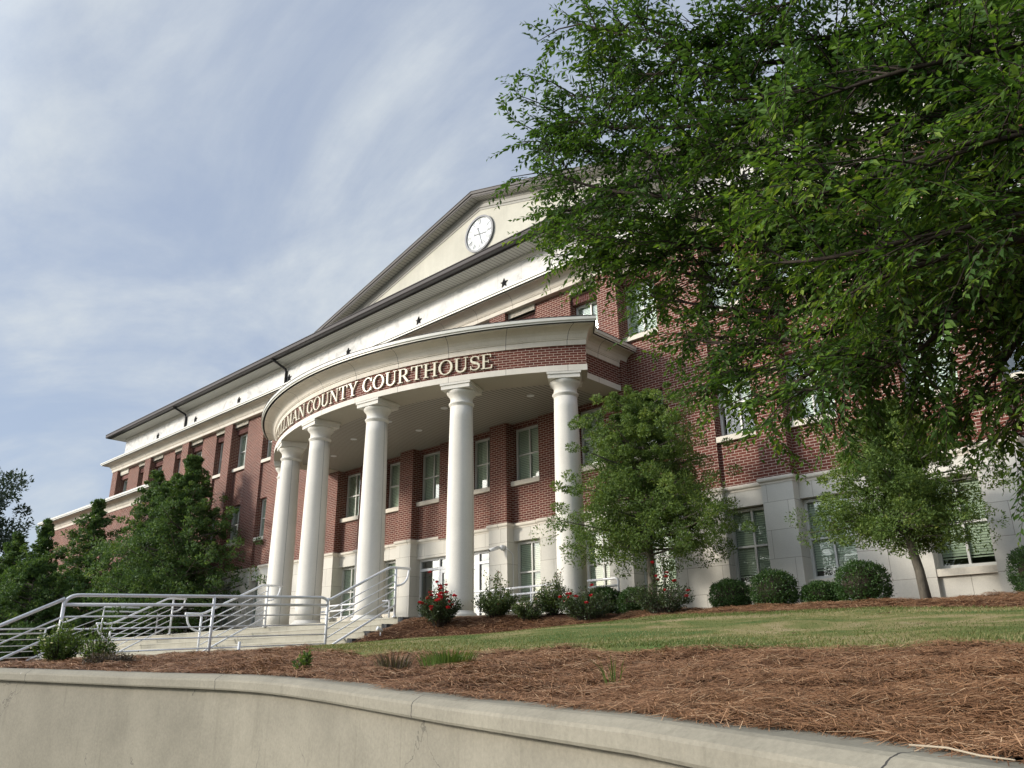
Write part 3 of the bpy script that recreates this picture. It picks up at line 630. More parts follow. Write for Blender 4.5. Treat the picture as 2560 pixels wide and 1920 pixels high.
# pediment
AP = (0.03, 18.28); SL = 0.273; HW = 12.2; YT = 1.35
zf_ = lambda x: AP[1] - SL * abs(x - AP[0])
tp = MB(); x0, x1 = AP[0] - HW, AP[0] + HW
tp.face([(x0, YT, 14.5), (x1, YT, 14.5), (x1, YT, zf_(x1)), (AP[0], YT, AP[1]), (x0, YT, zf_(x0))])
P_(tp, 'tympanum', M['stucco'], CH)
def rake_sweep(prof):
    """prof: (y, dz below the roof line)"""
    mb = MB(); xs = [x0 - .6, AP[0], x1 + .6]
    for (ya, da), (yb, db) in zip(prof, prof[1:]):
        for a, b in ((0, 1), (1, 2)):
            mb.face([(xs[a], ya, zf_(xs[a]) + da), (xs[b], ya, zf_(xs[b]) + da), (xs[b], yb, zf_(xs[b]) + db), (xs[a], yb, zf_(xs[a]) + db)], [(xs[a], ya + da), (xs[b], ya + da), (xs[b], yb + db), (xs[a], yb + db)])
    return mb
P_(rake_sweep([(.93, -.24), (.93, -.205), (.91, -.205), (.91, -.12), (.87, -.12), (.87, -.015), (.85, -.015), (.85, .0), (.9, .012), (9.3, .012)]), 'rake_fascia', M['brown2'], CH)
P_(rake_sweep([(YT - .06, -.241), (.93, -.24)]), 'rake_soffit', M['eave'], CH)
P_(rake_sweep([(YT, -.60), (YT - .02, -.60), (YT - .02, -.52), (YT - .05, -.50), (YT - .05, -.36), (YT - .075, -.34), (YT - .075, -.242)]), 'rake_moulding', M['rakegrey'], CH)
gr = MB(); gr.face([(x0 - .6, 9.3, zf_(x0 - .6)), (AP[0], 9.3, AP[1]), (x1 + .6, 9.3, zf_(x1 + .6))][::-1]); P_(gr, 'gable_back', M['stucco'], CH)

# clock
CX, CY, CZ, CR = 0.03, YT, 16.66, 0.74
def disc(mb, r, y, n=48):
    mb.face([(CX + r * sin(2 * pi * i / n), y, CZ + r * cos(2 * pi * i / n)) for i in range(n)][::-1])
def ring(mb, ra, rb, ya, n=64, depth=None):
    for i in range(n):
        a, b = 2 * pi * i / n, 2 * pi * (i + 1) / n; q = lambda r, t, y: (CX + r * sin(t), y, CZ + r * cos(t))
        mb.face([q(ra, b, ya), q(ra, a, ya), q(rb, a, ya), q(rb, b, ya)])
        if depth: mb.face([q(rb, b, ya), q(rb, a, ya), q(rb, a, ya + depth), q(rb, b, ya + depth)]); mb.face([q(ra, a, ya), q(ra, b, ya), q(ra, b, ya + depth), q(ra, a, ya + depth)])
fm = MB(); disc(fm, .70, CY - .03); clock = P_(fm, 'clock', M['clockface'], CH)
rm = MB(); ring(rm, .665, CR, CY - .075, depth=.075); rm.build('rim', M['clockgrey'], clock)
nm = MB(); ring(nm, .385, .40, CY - .034); ring(nm, .61, .617, CY - .034); ring(nm, .645, .655, CY - .034)
def cbar(mb, r0, r1, t, w, y, off0=0, off1=0):
    c, s_ = cos(t), sin(t)
    def q(r, o): return (CX + r * s_ + o * c, y, CZ + r * c - o * s_)
    mb.face([q(r0, off0 - w), q(r0, off0 + w), q(r1, off1 + w), q(r1, off1 - w)])
for i in range(60): cbar(nm, .617, .645, 2 * pi * i / 60, .006, CY - .0345)
ROM = {1: 'I', 2: 'II', 3: 'III', 4: 'IIII', 5: 'V', 6: 'VI', 7: 'VII', 8: 'VIII', 9: 'IX', 10: 'X', 11: 'XI', 12: 'XII'}
for hnum, s_ in ROM.items():
    t = 2 * pi * hnum / 12; ww = {'I': .036, 'V': .085, 'X': .085}; tot = sum(ww[c] for c in s_); x = -tot / 2
    for ci, c in enumerate(s_):
        cx_ = x + ww[c] / 2; x += ww[c]; y = CY - .0355 - .0004 * ci
        if c == 'I': cbar(nm, .415, .60, t, .010, y, cx_, cx_)
        if c == 'V': cbar(nm, .415, .60, t, .012, y, cx_, cx_ - .03); cbar(nm, .415, .60, t, .006, y - .0002, cx_, cx_ + .03)
        if c == 'X': cbar(nm, .415, .60, t, .012, y, cx_ + .03, cx_ - .03); cbar(nm, .415, .60, t, .006, y - .0002, cx_ - .03, cx_ + .03)
nm.build('numerals', M['clockgrey'], clock)
for name, ln, ang, w in (('hour_hand', .36, 2 * pi * 3.28 / 12, .020), ('minute_hand', .56, 2 * pi * 27.2 / 60, .017)):
    hm = MB(); y = CY - .05 - (.008 if ln > .5 else 0); cbar(hm, -.22, ln * .8, ang, w, y); cbar(hm, ln * .8, ln * .86, ang, w * 2.0, y); cbar(hm, ln * .86, ln, ang, w * .5, y); cbar(hm, -.29, -.22, ang, w * 2.2, y)
    hm.build(name, M['clockgrey'], clock)

# ------------------------------------------------------------------ portico
PYC, PR, PXE = 7.033, 11.466, 7.156; NA = 46
TH0 = math.asin(PXE / PR)
def arcpath(e, yback=0.28):
    """curved front cut off radially at both ends, then straight returns set back behind the cut"""
    R = PR + e; th = TH0 + 0.5 * e / R; x = 6.79 + .76 * e; r = x / sin(th); y = PYC - r * cos(th); L = [(-x, yback), (-x, y)]
    for i in range(NA + 1):
        t = -th + 2 * th * i / NA; L.append((R * sin(t), PYC - R * cos(t)))
    return L + [(x, y), (x, yback)]
ZA = 8.515
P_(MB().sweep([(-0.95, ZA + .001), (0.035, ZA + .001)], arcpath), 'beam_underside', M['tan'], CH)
P_(MB().sweep([(0.035, ZA), (0.035, ZA + .155), (-0.02, ZA + .16)], arcpath), 'architrave', M['arch'], CH)
P_(MB().sweep([(0.0, ZA + .155), (0.0, ZA + .72)], arcpath), 'brick_fascia', M['brick'], CH)
ZPC = ZA + .69
P_(MB().sweep([(e, ZPC + z) for e, z in CORN[:-6]], arcpath), 'portico_cornice', M['cornice'], CH)
P_(MB().sweep([(0.50, ZPC + .421), (0.515, ZPC + .421), (0.515, ZPC + .455), (0.55, ZPC + .465), (0.55, ZPC + .56)], arcpath), 'portico_cornice_flashing', M['whitemetal'], CH)
rr_ = MB(); ap = arcpath(.552, .25); rr_.face([(x, y, ZPC + .565) for x, y in ap]); rr_.sweep([(.552, ZPC + .545), (.556, ZPC + .545), (.556, ZPC + .565), (.552, ZPC + .5652)], arcpath)
P_(rr_, 'portico_roof', M['brown'], CH)
so_ = MB(); ap = arcpath(-0.95, .30); so_.face([(x, y, ZA + .035) for x, y in ap][::-1]); so_.sweep([(-.95, ZA + .001), (-.95, ZA + .035)], arcpath)
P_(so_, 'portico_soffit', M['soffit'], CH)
for x, y in ((0.06, -1.34), (-2.18, -2.18), (-4.43, -1.38), (0.15, -2.6), (4.78, -1.38), (2.3, -2.3)):
    P_(MB().lathe([(.105, ZA + .034), (.105, ZA + .022), (.078, ZA + .022), (.070, ZA + .033)], x, y, 20), 'ceiling_light', M['alum'], CH)

# columns
RC, DC = 11.0646, 0.2495
def ent(t): return 0.345 - 0.052 * max(0, (t - 0.25) / 0.75) ** 1.5
for j in range(6):
    th = (j - 2.5) * DC; x, y = RC * sin(th), PYC - RC * cos(th); zb, zt_ = ZF, ZA - .005
    sh = [(ent(i / 16), zb + .12 + i / 16 * (zt_ - .56 - zb - .12)) for i in range(17)]
    col = P_(MB().lathe(sh, x, y, 48), 'column', M['column'], CH)
    MB().lathe([(.43, zb), (.43, zb + .05), (.425, zb + .06), (.40, zb + .085), (.375, zb + .10), (.36, zb + .115), (.35, zb + .135), (.344, zb + .15)], x, y, 48).build('column_base', M['column'], col, 50)
    rt_ = ent(1); z = zt_
    cap = MB().lathe([(rt_ - .002, z - .58), (rt_ + .012, z - .57), (rt_ + .012, z - .545), (rt_ + .028, z - .535), (rt_ + .04, z - .515), (rt_ + .04, z - .495), (rt_ + .028, z - .478), (rt_ + .005, z - .47), (rt_, z - .455), (rt_, z - .34), (rt_ + .012, z - .33), (rt_ + .016, z - .305), (rt_ + .05, z - .275), (rt_ + .082, z - .23), (rt_ + .095, z - .195), (rt_ + .095, z - .17), (rt_ + .08, z - .158)], x, y, 48).build('capital', M['column'], col, 60)
    ab = MB(); c, s_ = cos(th), sin(th)
    for hw, za_, zb_ in ((.405, z - .16, z - .055), (.43, z - .055, z)):
        q = [(x + a * hw * c - b * hw * s_, y + a * hw * s_ + b * hw * c) for a, b in ((-1, -1), (1, -1), (1, 1), (-1, 1))]
        for a in range(4):
            p0, p1 = q[a], q[(a + 1) % 4]; ab.face([(*p0, za_), (*p1, za_), (*p1, zb_), (*p0, zb_)])
        ab.face([(*p, za_) for p in q][::-1]); ab.face([(*p, zb_) for p in q])
    ab.build('abacus', M['column'], col)
    se = MB()
    for sgn in (1,):
        for i in range(16):
            ra, rb = sh[i][0] + .0015, sh[i + 1][0] + .0015; w = .0035; tx, ty = c * sgn, s_ * sgn; nx, ny = -ty, tx
            se.face([(x + tx * ra - nx * w, y + ty * ra - ny * w, sh[i][1]), (x + tx * ra + nx * w, y + ty * ra + ny * w, sh[i][1]), (x + tx * rb + nx * w, y + ty * rb + ny * w, sh[i + 1][1]), (x + tx * rb - nx * w, y + ty * rb - ny * w, sh[i + 1][1])])
    se.build('seam', M['dark'], col)

# sign letters on the brick fascia: serif capitals made of strokes
class Gl:
    def __init__(s): s.p = []
    def poly(s, pts): s.p.append(pts); return s
    def rect(s, x0, y0, x1, y1): return s.poly([(x0, y0), (x1, y0), (x1, y1), (x0, y1)])
    def line(s, a, b, w0, w1=None):
        w1 = w1 or w0; return s.poly([(a[0] - w0 / 2, a[1]), (a[0] + w0 / 2, a[1]), (b[0] + w1 / 2, b[1]), (b[0] - w1 / 2, b[1])])
    def serif(s, x, y, w=.24, h=.045, up=True): return s.rect(x - w / 2, y if up else y - h, x + w / 2, y + h if up else y)
    def arc(s, cx, cy, rx, ry, tx, ty, a0, a1, n=20):
        for i in range(n):
            t0, t1 = radians(a0 + (a1 - a0) * i / n), radians(a0 + (a1 - a0) * (i + 1) / n)
            s.poly([(cx + rx * cos(t0), cy + ry * sin(t0)), (cx + rx * cos(t1), cy + ry * sin(t1)), (cx + (rx - tx) * cos(t1), cy + (ry - ty) * sin(t1)), (cx + (rx - tx) * cos(t0), cy + (ry - ty) * sin(t0))])
        return s
    def stroke(s, pts, ws):
        P = [Vector(p) for p in pts]
        Nn = []
        for i in range(len(P)):
            d = (P[min(i + 1, len(P) - 1)] - P[max(i - 1, 0)]).normalized(); Nn.append(Vector((-d.y, d.x)))
        for i in range(len(P) - 1):
            a, b = P[i], P[i + 1]; s.poly([tuple(a - Nn[i] * ws[i] / 2), tuple(b - Nn[i + 1] * ws[i + 1] / 2), tuple(b + Nn[i + 1] * ws[i + 1] / 2), tuple(a + Nn[i] * ws[i] / 2)])
        return s
TK, TN = .132, .052
def glyph(ch):
    g = Gl()
    if ch == 'C':
        g.arc(.42, .5, .42, .52, TK, TN, 42, 318, 32).poly([(.66, .70), (.76, .70), (.76, 1.0), (.70, .86)]).poly([(.66, .28), (.70, .13), (.76, .0), (.76, .28)]); w = .80
    elif ch == 'O': g.arc(.45, .5, .45, .52, TK, TN, 0, 360, 40); w = .90
    elif ch == 'U':
        g.rect(.12, .30, .12 + TK, 1.0).rect(.72, .30, .72 + TN, 1.0).serif(.20, 1.0, .34, up=False).serif(.755, 1.0, .28, up=False).arc(.455, .30, .335, .32, .12, .09, 180, 360, 20); w = .92
    elif ch == 'L': g.rect(.10, 0, .10 + TK, 1).serif(.18, 1, .34, up=False).rect(0, 0, .62, TN).poly([(.55, 0), (.62, 0), (.66, .27), (.61, .27)]); w = .66
    elif ch == 'M':
        g.line((.12, 0), (.16, 1), TN).poly([(.13, 1), (.28, 1), (.57, .08), (.50, 0)]).poly([(.50, 0), (.56, .0), (.87, 1.0), (.82, 1.0)]).line((.93, 0), (.87, 1), TK).serif(.12, 0, .26).serif(.93, 0, .34).serif(.14, 1, .2, up=False).serif(.92, 1, .22, up=False); w = 1.06
    elif ch == 'A':
        g.line((.08, 0), (.42, 1.0), TN).line((.76, 0), (.42, 1.0), TK).rect(.22, .33, .62, .39).serif(.08, 0, .28).serif(.78, 0, .32); w = .88
    elif ch == 'N':
        g.rect(.12, 0, .12 + TN, 1).poly([(.06, 1), (.26, 1), (.82, .0), (.74, -.02)]).rect(.75, 0, .75 + TN, 1).serif(.155, 0, .28).serif(.785, 1, .28, up=False).serif(.10, 1, .2, up=False); w = .92
    elif ch == 'T':
        g.rect(.32, 0, .32 + TK, 1).serif(.40, 0, .36).rect(0, 1 - TN, .80, 1).poly([(0, .74), (.04, .74), (.10, .95), (0, 1)]).poly([(.76, .74), (.80, .74), (.80, 1), (.70, .95)]); w = .80
    elif ch == 'Y':
        g.rect(.36, 0, .36 + TK, .46).poly([(.07, 1), (.24, 1), (.50, .44), (.38, .40)]).poly([(.46, .40), (.515, .45), (.80, 1), (.73, 1)]).serif(.44, 0, .36).serif(.15, 1, .32, up=False).serif(.77, 1, .26, up=False); w = .90
    elif ch == 'R':
        g.rect(.10, 0, .10 + TK, 1).serif(.18, 0, .36).rect(0, 1 - TN, .40, 1).rect(.2, .46, .40, .52).arc(.40, .73, .30, .27, .15, .065, -90, 90, 18).poly([(.34, .48), (.50, .48), (.84, .0), (.66, .0)]).serif(.80, 0, .24); w = .88
    elif ch == 'H':
        g.rect(.10, 0, .10 + TK, 1).rect(.68, 0, .68 + TK, 1).rect(.2, .475, .7, .54)
        for x in (.18, .76): g.serif(x, 0, .35); g.serif(x, 1, .35, up=False)
        w = .94
    elif ch == 'S':
        pts = []; 
        for i in range(13): t = radians(35 + (270 - 35) * i / 12); pts.append((.32 + .23 * cos(t), .745 + .215 * sin(t)))
        for i in range(13): t = radians(90 - (90 + 145) * i / 12); pts.append((.32 + .26 * cos(t), .26 + .235 * sin(t)))
        ws = [.06 + .10 * math.exp(-((i - 12.5) / 5.5) ** 2) for i in range(len(pts))]
        g.stroke(pts, ws).poly([(.52, .70), (.57, .70), (.57, 1.0), (.50, .86)]).poly([(.05, .0), (.11, .14), (.10, .32), (.05, .32)]); w = .62
    elif ch == 'E':
        g.rect(.10, 0, .10 + TK, 1).rect(0, 0, .64, TN).rect(0, 1 - TN, .60, 1).rect(.2, .475, .46, .535).poly([(.57, 0), (.64, 0), (.69, .26), (.64, .26)]).poly([(.56, 1), (.55, .78), (.60, .78), (.60, 1)]).rect(.43, .39, .465, .62); w = .70
    return g.p, w
LH = 0.395; LZ = ZA + .155 + .075
def word(s_, d0, d1):
    gl = [glyph(c) for c in s_]; gap = .07; tot = sum(w for p, w in gl) + gap * (len(gl) - 1); L = radians(d1 - d0) * PR; k = L / tot; x = 0
    for (polys, w), ch in zip(gl, s_):
        th = radians(d0) + (x + w / 2) * k / PR; c, s__ = cos(th), sin(th); ox, oy = PR * sin(th), PYC - PR * cos(th); mb = MB()
        for n, pl in enumerate(polys):
            dpt = .055 + .0006 * (n % 7)
            f_ = lambda p, d: (ox + (p[0] - w / 2) * k * c + d * s__, oy + (p[0] - w / 2) * k * s__ - d * c, LZ + p[1] * LH)
            a2 = sum(pl[i][0] * pl[(i + 1) % len(pl)][1] - pl[(i + 1) % len(pl)][0] * pl[i][1] for i in range(len(pl)))
            if a2 < 0: pl = pl[::-1]
            mb.face([f_(p, dpt) for p in pl])
            for i in range(len(pl)):
                a, b = pl[i], pl[(i + 1) % len(pl)]; mb.face([f_(b, dpt), f_(a, dpt), f_(a, .012), f_(b, .012)])
        P_(mb, 'letter', M['letter'], CH)
        x += w + gap
word('CULLMAN', -25.2, -8.4); word('COUNTY', -7.6, 5.3); word('COURTHOUSE', 6.3, 26.7)

# low brick wing on the left
wx0, wx1, wyf, wzt = -34.3, -19.4, -0.95, 10.0
ww_ = MB(); ww_.box(wx0, wx1, wyf, 8, ZB - .5, wzt - .5, 'td'); P_(ww_, 'wing_wall', M['brick'], CH)
def wpath(e): return [(wx0 - e, 8), (wx0 - e, wyf - e), (wx1 + e, wyf - e), (wx1 + e, 0.25)]
P_(MB().sweep([(e, wzt - .60 + z) for e, z in CORN[:-6]], wpath), 'wing_cornice', M['cornice'], CH)
P_(MB().sweep([(0.50, wzt - .179), (0.515, wzt - .179), (0.515, wzt - .13), (0.55, wzt - .115), (0.55, wzt - .02), (0.44, wzt), (-.5, wzt)], wpath), 'wing_cornice_flashing', M['whitemetal'], CH)
wr = MB(); wr.face([(wx0, wyf, wzt + .004), (wx1, wyf, wzt + .004), (wx1, 8, wzt + .004), (wx0, 8, wzt + .004)]); P_(wr, 'wing_roof', M['roof'], CH)
for x in (wx0 + .3, wx1 - .3): P_(MB().box(x - .3, x + .3, wyf - .06, wyf - .001, ZB - .5, wzt - .62), 'wing_corner_pier', M['basestone'], CH)

# ------------------------------------------------------------------ railings
def curve(p0, p1, p2, n=7):
    p0, p1, p2 = Vector(p0), Vector(p1), Vector(p2); return [tuple(p0 * (1 - t) ** 2 + p1 * 2 * t * (1 - t) + p2 * t * t) for t in [i / n for i in range(n + 1)]]
RT, RB, RP = 0.030, 0.0135, 0.030
def rail_part(t, name, pts, r): return P_(MB().tube(pts, r, 12 if r > .02 else 8), name, M['rail'], t)
def flat_z(y, z0): return z0 + 0.0413 * (y + 6.47)
def stair_part(t, X, loop_low):
    """the sloping section over the upper steps"""
    low = [(X, -6.95, 2.965), (X, -6.52, 2.975)] if loop_low else [(X, -6.48, 2.985)]
    rail_part(t, 'top_rail', low + [(X, -6.40, 3.01), (X, -4.90, 3.765), (X, -4.82, 3.80), (X, -4.70, 3.815), (X, -4.20, 3.82)], RT)
    rail_part(t, 'end_loop', curve((X, -4.24, 3.81), (X, -4.24, 3.43), (X, -4.62, 3.40), 9), RT * .85)
    if loop_low: rail_part(t, 'end_loop', curve((X, -6.90, 2.96), (X, -6.88, 2.56), (X, -6.52, 2.54), 9), RT * .85)
    rail_part(t, 'post', [(X, -4.63, ZF - .02), (X, -4.63, 3.80)], RP)
    if loop_low: rail_part(t, 'post', [(X, -6.50, 1.84), (X, -6.50, 2.97)], RP)
    for a, b in ((2.74, 3.67), (2.56, 3.50), (2.38, 3.32), (2.19, 3.14)): rail_part(t, 'bar', [(X, -6.48, a), (X, -4.64, b)], RB)
    rail_part(t, 'bottom_rail', [(X, -6.48, 1.97), (X, -4.64, 2.95)], RT * .8)
    P_(MB().lathe([(.075, ZF), (.075, ZF + .012), (.035, ZF + .014)], X, -4.63, 16), 'base_plate', M['rail'], t)
GR = 'white pipe railings around the entrance steps'
g1 = at(thing('guard_rail', 'longest white pipe guard rail beside the straw bed, nearest the retaining wall', 'railing', GR), 3.3, -6.5, 1.87)
X = 3.3; stair_part(g1, X, False)
for y, b in ((-6.48, 1.86), (-9.08, 1.74)): rail_part(g1, 'post', [(X, y, b), (X, y, flat_z(y, 3.03))], RP)
rail_part(g1, 'post', [(X, -11.76, 1.6), (X, -11.76, 2.70)], RP)
rail_part(g1, 'top_rail', curve((X, -6.48, 2.88), (X, -6.48, 3.04), (X, -6.68, 3.032), 6) + [(X, -9, flat_z(-9, 3.04)), (X, -11.5, flat_z(-11.5, 3.04))] + curve((X, -11.5, flat_z(-11.5, 3.04)), (X, -11.76, flat_z(-11.7, 3.04)), (X, -11.76, 2.62), 7)[1:], RT)
rail_part(g1, 'hand_rail', [(X, -6.48, 2.88), (X, -11.76, flat_z(-11.76, 2.88))], RT * .95)
for z in (2.68, 2.475, 2.28, 2.085): rail_part(g1, 'bar', [(X, -6.48, z), (X, -11.76, flat_z(-11.76, z))], RB)
rail_part(g1, 'bottom_rail', [(X, -6.48, 1.90), (X, -11.76, flat_z(-11.76, 1.90))], RT * .9)
rail_part(g1, 'stub_post', [(X + .07, -8.5, 1.70), (X + .07, -8.5, 2.10)], RP * .95)
for z, r in ((2.76, RT), (2.46, RB), (2.20, RT * .7), (1.98, RB), (1.80, RT * .8)): rail_part(g1, 'lower_rail', [(X, -11.76, z), (X, -13.5, z - .90)], r)
rail_part(g1, 'post', [(X, -13.4, .7), (X, -13.4, 1.93)], RP)
for X, lab in ((-2.4, 'white stair handrail with looped ends running up the middle of the steps'), (-8.3, 'white stair handrail with looped ends, farther of the two on the steps')):
    t = at(thing('stair_handrail', lab, 'railing', GR), X, -5.5, 1.87); stair_part(t, X, True)
X = -14.0; g2 = at(thing('guard_rail', 'far white guard rail at the left edge of the steps before the dark trees', 'railing', GR), X, -5.5, 1.87)
for ya, yb, z0, z1 in ((-11.8, -6.55, flat_z(-11.8, 0), 0.0), (-4.66, -0.6, .82, .90)):
    for z, r in ((3.04, RT), (2.88, RT * .95), (2.68, RB), (2.475, RB), (2.28, RB), (2.085, RB), (1.92, RT * .8)): rail_part(g2, 'bar' if r == RB else 'top_rail', [(X, ya, z + z0), (X, yb, z + z1)], r)
for z, r in ((3.02, RT), (2.68, RB), (2.475, RB), (2.28, RB), (1.94, RT * .8)): rail_part(g2, 'slope_rail', [(X, -6.55, z), (X, -4.66, z + .80)], r)
for y, b, tp_ in ((-11.8, 1.6, 2.83), (-9.2, 1.7, 2.93), (-6.55, 1.84, 3.04), (-4.66, 2.66, 3.86), (-2.6, 2.6, 3.9), (-0.6, 2.6, 3.94)): rail_part(g2, 'post', [(X, y, b), (X, y, tp_)], RP)
for xa, xb, lab in ((-5.5, -1.75, 'low white porch railing along the front wall, between the left columns'), (1.35, 6.95, 'low white porch railing behind the roses and the right columns')):
    t = at(thing('porch_railing', lab, 'railing', GR), xa, -0.8, ZF); y = -0.8
    rail_part(t, 'top_rail', [(xa, y, ZF)] + [(xa, y, 3.46)] + curve((xa, y, 3.46), (xa, y, 3.55), (xa + .1, y, 3.55), 5) + curve((xb - .1, y, 3.55), (xb, y, 3.55), (xb, y, 3.46), 5) + [(xb, y, ZF)], RT)
    rail_part(t, 'hand_rail', [(xa, y, 3.38), (xb, y, 3.38)], RT)
    for z in (3.17, 2.98, 2.82): rail_part(t, 'bar', [(xa, y, z), (xb, y, z)], RB)
    n = int((xb - xa) / 1.7)
    for i in range(1, n + 1): x = xa + (xb - xa) * i / (n + 1); rail_part(t, 'post', [(x, y, ZF), (x, y, 3.53)], RP * .9)

# security camera with conduit on the pilaster
sc_ = at(thing('security_camera', 'small white bullet camera on a round base beside the entrance', 'camera'), 2.35, -0.03, 4.78)
P_(MB().tube([(2.42, -.021, 4.80), (2.42, -.075, 4.80), (2.42, -.12, 4.80), (2.42, -.15, 4.79)], [.085, .085, .07, .03], 20), 'base', M['camgrey'], sc_)
P_(MB().tube([(2.42, -.12, 4.80), (2.36, -.17, 4.80), (2.33, -.20, 4.79)], [.04, .035, .04], 12), 'arm', M['camgrey'], sc_)
P_(MB().tube([(2.36, -.18, 4.80), (2.30, -.30, 4.755), (2.24, -.42, 4.71)], [.05, .052, .052], 16), 'housing', M['alum'], sc_)
P_(MB().tube([(2.245, -.41, 4.714), (2.235, -.43, 4.706)], [.04, .04], 14), 'lens', M['dark'], sc_)
P_(MB().tube([(2.50, -.035, 4.80), (2.55, -.04, 4.78), (2.575, .10, 4.70), (2.58, .2, 4.62), (2.58, .2, 2.75)], .011, 8), 'conduit', M['rail'], sc_)
# garden spot light by the steps
gx, gy = 4.12, -5.65; gz = float(ground_z(gx, gy))
gl_ = at(thing('garden_light', 'tiny white spot light on a stake in the straw beside the steps', 'light'), gx, gy, gz)
P_(MB().tube([(gx, gy, gz - .1), (gx, gy, gz + .10)], .014, 8), 'stake', M['alum'], gl_)
P_(MB().tube([(gx + .02, gy + .02, gz + .10), (gx - .0, gy - .05, gz + .15), (gx - .01, gy - .09, gz + .165)], [.035, .042, .045], 12), 'lamp_head', M['alum'], gl_)

# ------------------------------------------------------------------ foliage
def unit(a): return a / np.maximum(np.linalg.norm(a, axis=1, keepdims=True), 1e-9)
def leaf_arrays(c, ax, nr, L, W, shade, fold=0.12):
    ax = unit(ax); sd = unit(np.cross(nr, ax)); nn = np.cross(ax, sd); L = L[:, None]; W = W[:, None]
    V = np.stack([c - ax * L * .5, c - ax * L * .06 + sd * W * .5 + nn * W * fold, c + ax * L * .5 - nn * L * .06, c - ax * L * .06 - sd * W * .5 + nn * W * fold], 1).reshape(-1, 3)
    F = np.arange(len(V)).reshape(-1, 4); uv = np.repeat(np.stack([shade, RNG.random(len(shade))], 1), 4, axis=0); return V, F, uv
def leaves(name, c, ax, nr, L, W, shade, m, parent=None):
    V, F, uv = leaf_arrays(c, ax, nr, L, W, shade); o = fast_mesh(name, V, F, uv, m)
    if parent: put(o, parent)
    return o
def rand_dir(n): return unit(RNG.normal(size=(n, 3)))
def clump_leaves(cl, per, L, W, up=0.5, cshade=None, jl=0.3):
    """cl: (n,4) centre+radius -> leaf cloud denser on the outside of each clump"""
    n = len(cl); k = np.repeat(np.arange(n), per); d = rand_dir(len(k)); rad = cl[k, 3] * (0.45 + 0.6 * RNG.random(len(k)) ** .6)
    c = cl[k, :3] + d * rad[:, None] * np.array([1, 1, .75]); ax = unit(d + 0.9 * RNG.normal(size=d.shape) * .6 + np.array([0, 0, .25])); nr = unit(RNG.normal(size=d.shape) * .7 + np.array([0, 0, up]) + d * .5)
    LL = L * (1 - jl + 2 * jl * RNG.random(len(k))); sh = np.clip((cshade[k] if cshade is not None else .5) + RNG.normal(size=len(k)) * .16, 0.01, .99)
    return c, ax, nr, LL, LL * W, sh
def conic_tree(name, lab, cat, base, z0, z1, R, nb, per, L, m, trunk_r=.09, lean=(0, 0), group=None, clip=None, p=0.8, droop=0.0, crr=.22, flat=1.0, bare=0.0, clmul=3):
    t = at(thing(name, lab, cat, group), *base)
    tips = []; bm_ = MB(); tx, ty = base[0] + lean[0], base[1] + lean[1]
    bm_.tube([(base[0], base[1], base[2] - .15), (base[0] + lean[0] * .3, base[1] + lean[1] * .3, base[2] + (z0 - base[2]) * .5), (tx, ty, z0 + .1), (tx + .03, ty, z0 + (z1 - z0) * .5), (tx, ty, z1 - .25)], [trunk_r * 1.25, trunk_r, trunk_r * .85, trunk_r * .45, .012], 10)
    cl = []; cs = []
    for i in range(nb):
        h = (i + RNG.random()) / nb; a = i * 2.39996 + RNG.normal() * .35; r = R * max(0.06, (1 - h)) ** p * (0.50 + .70 * RNG.random())
        if h < .12: r *= .62 + 3.1 * h
        zz = z0 + (z1 - z0) * h; up_ = .28 * r - droop * r * (1 - h); x1, y1 = tx + r * cos(a), ty + r * sin(a) * flat; ph = RNG.random()
        q = [(tx, ty, zz), (tx + .5 * r * cos(a), ty + .5 * r * sin(a) * flat, zz + .35 * up_), (x1, y1, zz + up_)]
        if r > .35: bm_.tube(q, [.012 + .012 * r, .010 + .006 * r, .004], 5, False)
        for j in range(clmul + int(r * 2.2)):
            f = 1 - (RNG.random() ** 1.3) * .75; jj = .16 * r + .06
            cl.append([tx + f * r * cos(a) + RNG.normal() * jj, ty + (f * r * sin(a)) * flat + RNG.normal() * jj, zz + up_ * f * f + RNG.normal() * jj * .6, crr * (.55 + .75 * RNG.random()) * (1 - .6 * h)]); cs.append(.34 + .22 * (ph - .5) + .26 * f * RNG.random())
    cl = np.array(cl); cs = np.array(cs)
    c, ax, nr, LL, WW, sh = clump_leaves(cl, per, L, .45, .6, cs)
    if clip is not None: k = clip(c); c, ax, nr, LL, WW, sh = c[k], ax[k], nr[k], LL[k], WW[k], sh[k]
    P_(bm_, 'trunk', M['bark'], t); leaves('crown', c, ax, nr, LL, WW, sh, m, t); return t

# the row of hollies left of the steps
nowall = lambda c: (c[:, 1] < 0.02)
wingc = lambda c: (c[:, 1] < -1.25) | ((c[:, 0] > -18.6) & (c[:, 1] < .02))
HG = 'dark evergreen trees left of the steps'
conic_tree('evergreen_tree', 'largest dense evergreen tree, hiding the wall beside the portico', 'tree', (-14.9, -1.6, 2.6), 3.0, 10.3, 4.4, 125, 66, .12, M['holly'], .16, group=HG, clip=nowall, p=.9, crr=.34, clmul=4)
conic_tree('evergreen_tree', 'second tallest evergreen tree with a narrow tip below the upper windows', 'tree', (-17.5, -1.9, 2.5), 2.6, 10.1, 3.2, 95, 58, .125, M['holly'], .14, group=HG, clip=wingc, p=.95, crr=.34, clmul=4)
conic_tree('evergreen_tree', 'pointed evergreen tree before the blank brick wing', 'tree', (-22.0, -2.7, 2.4), 2.3, 9.3, 3.2, 85, 56, .13, M['holly'], .13, group=HG, clip=wingc, p=.9, crr=.36, clmul=4)
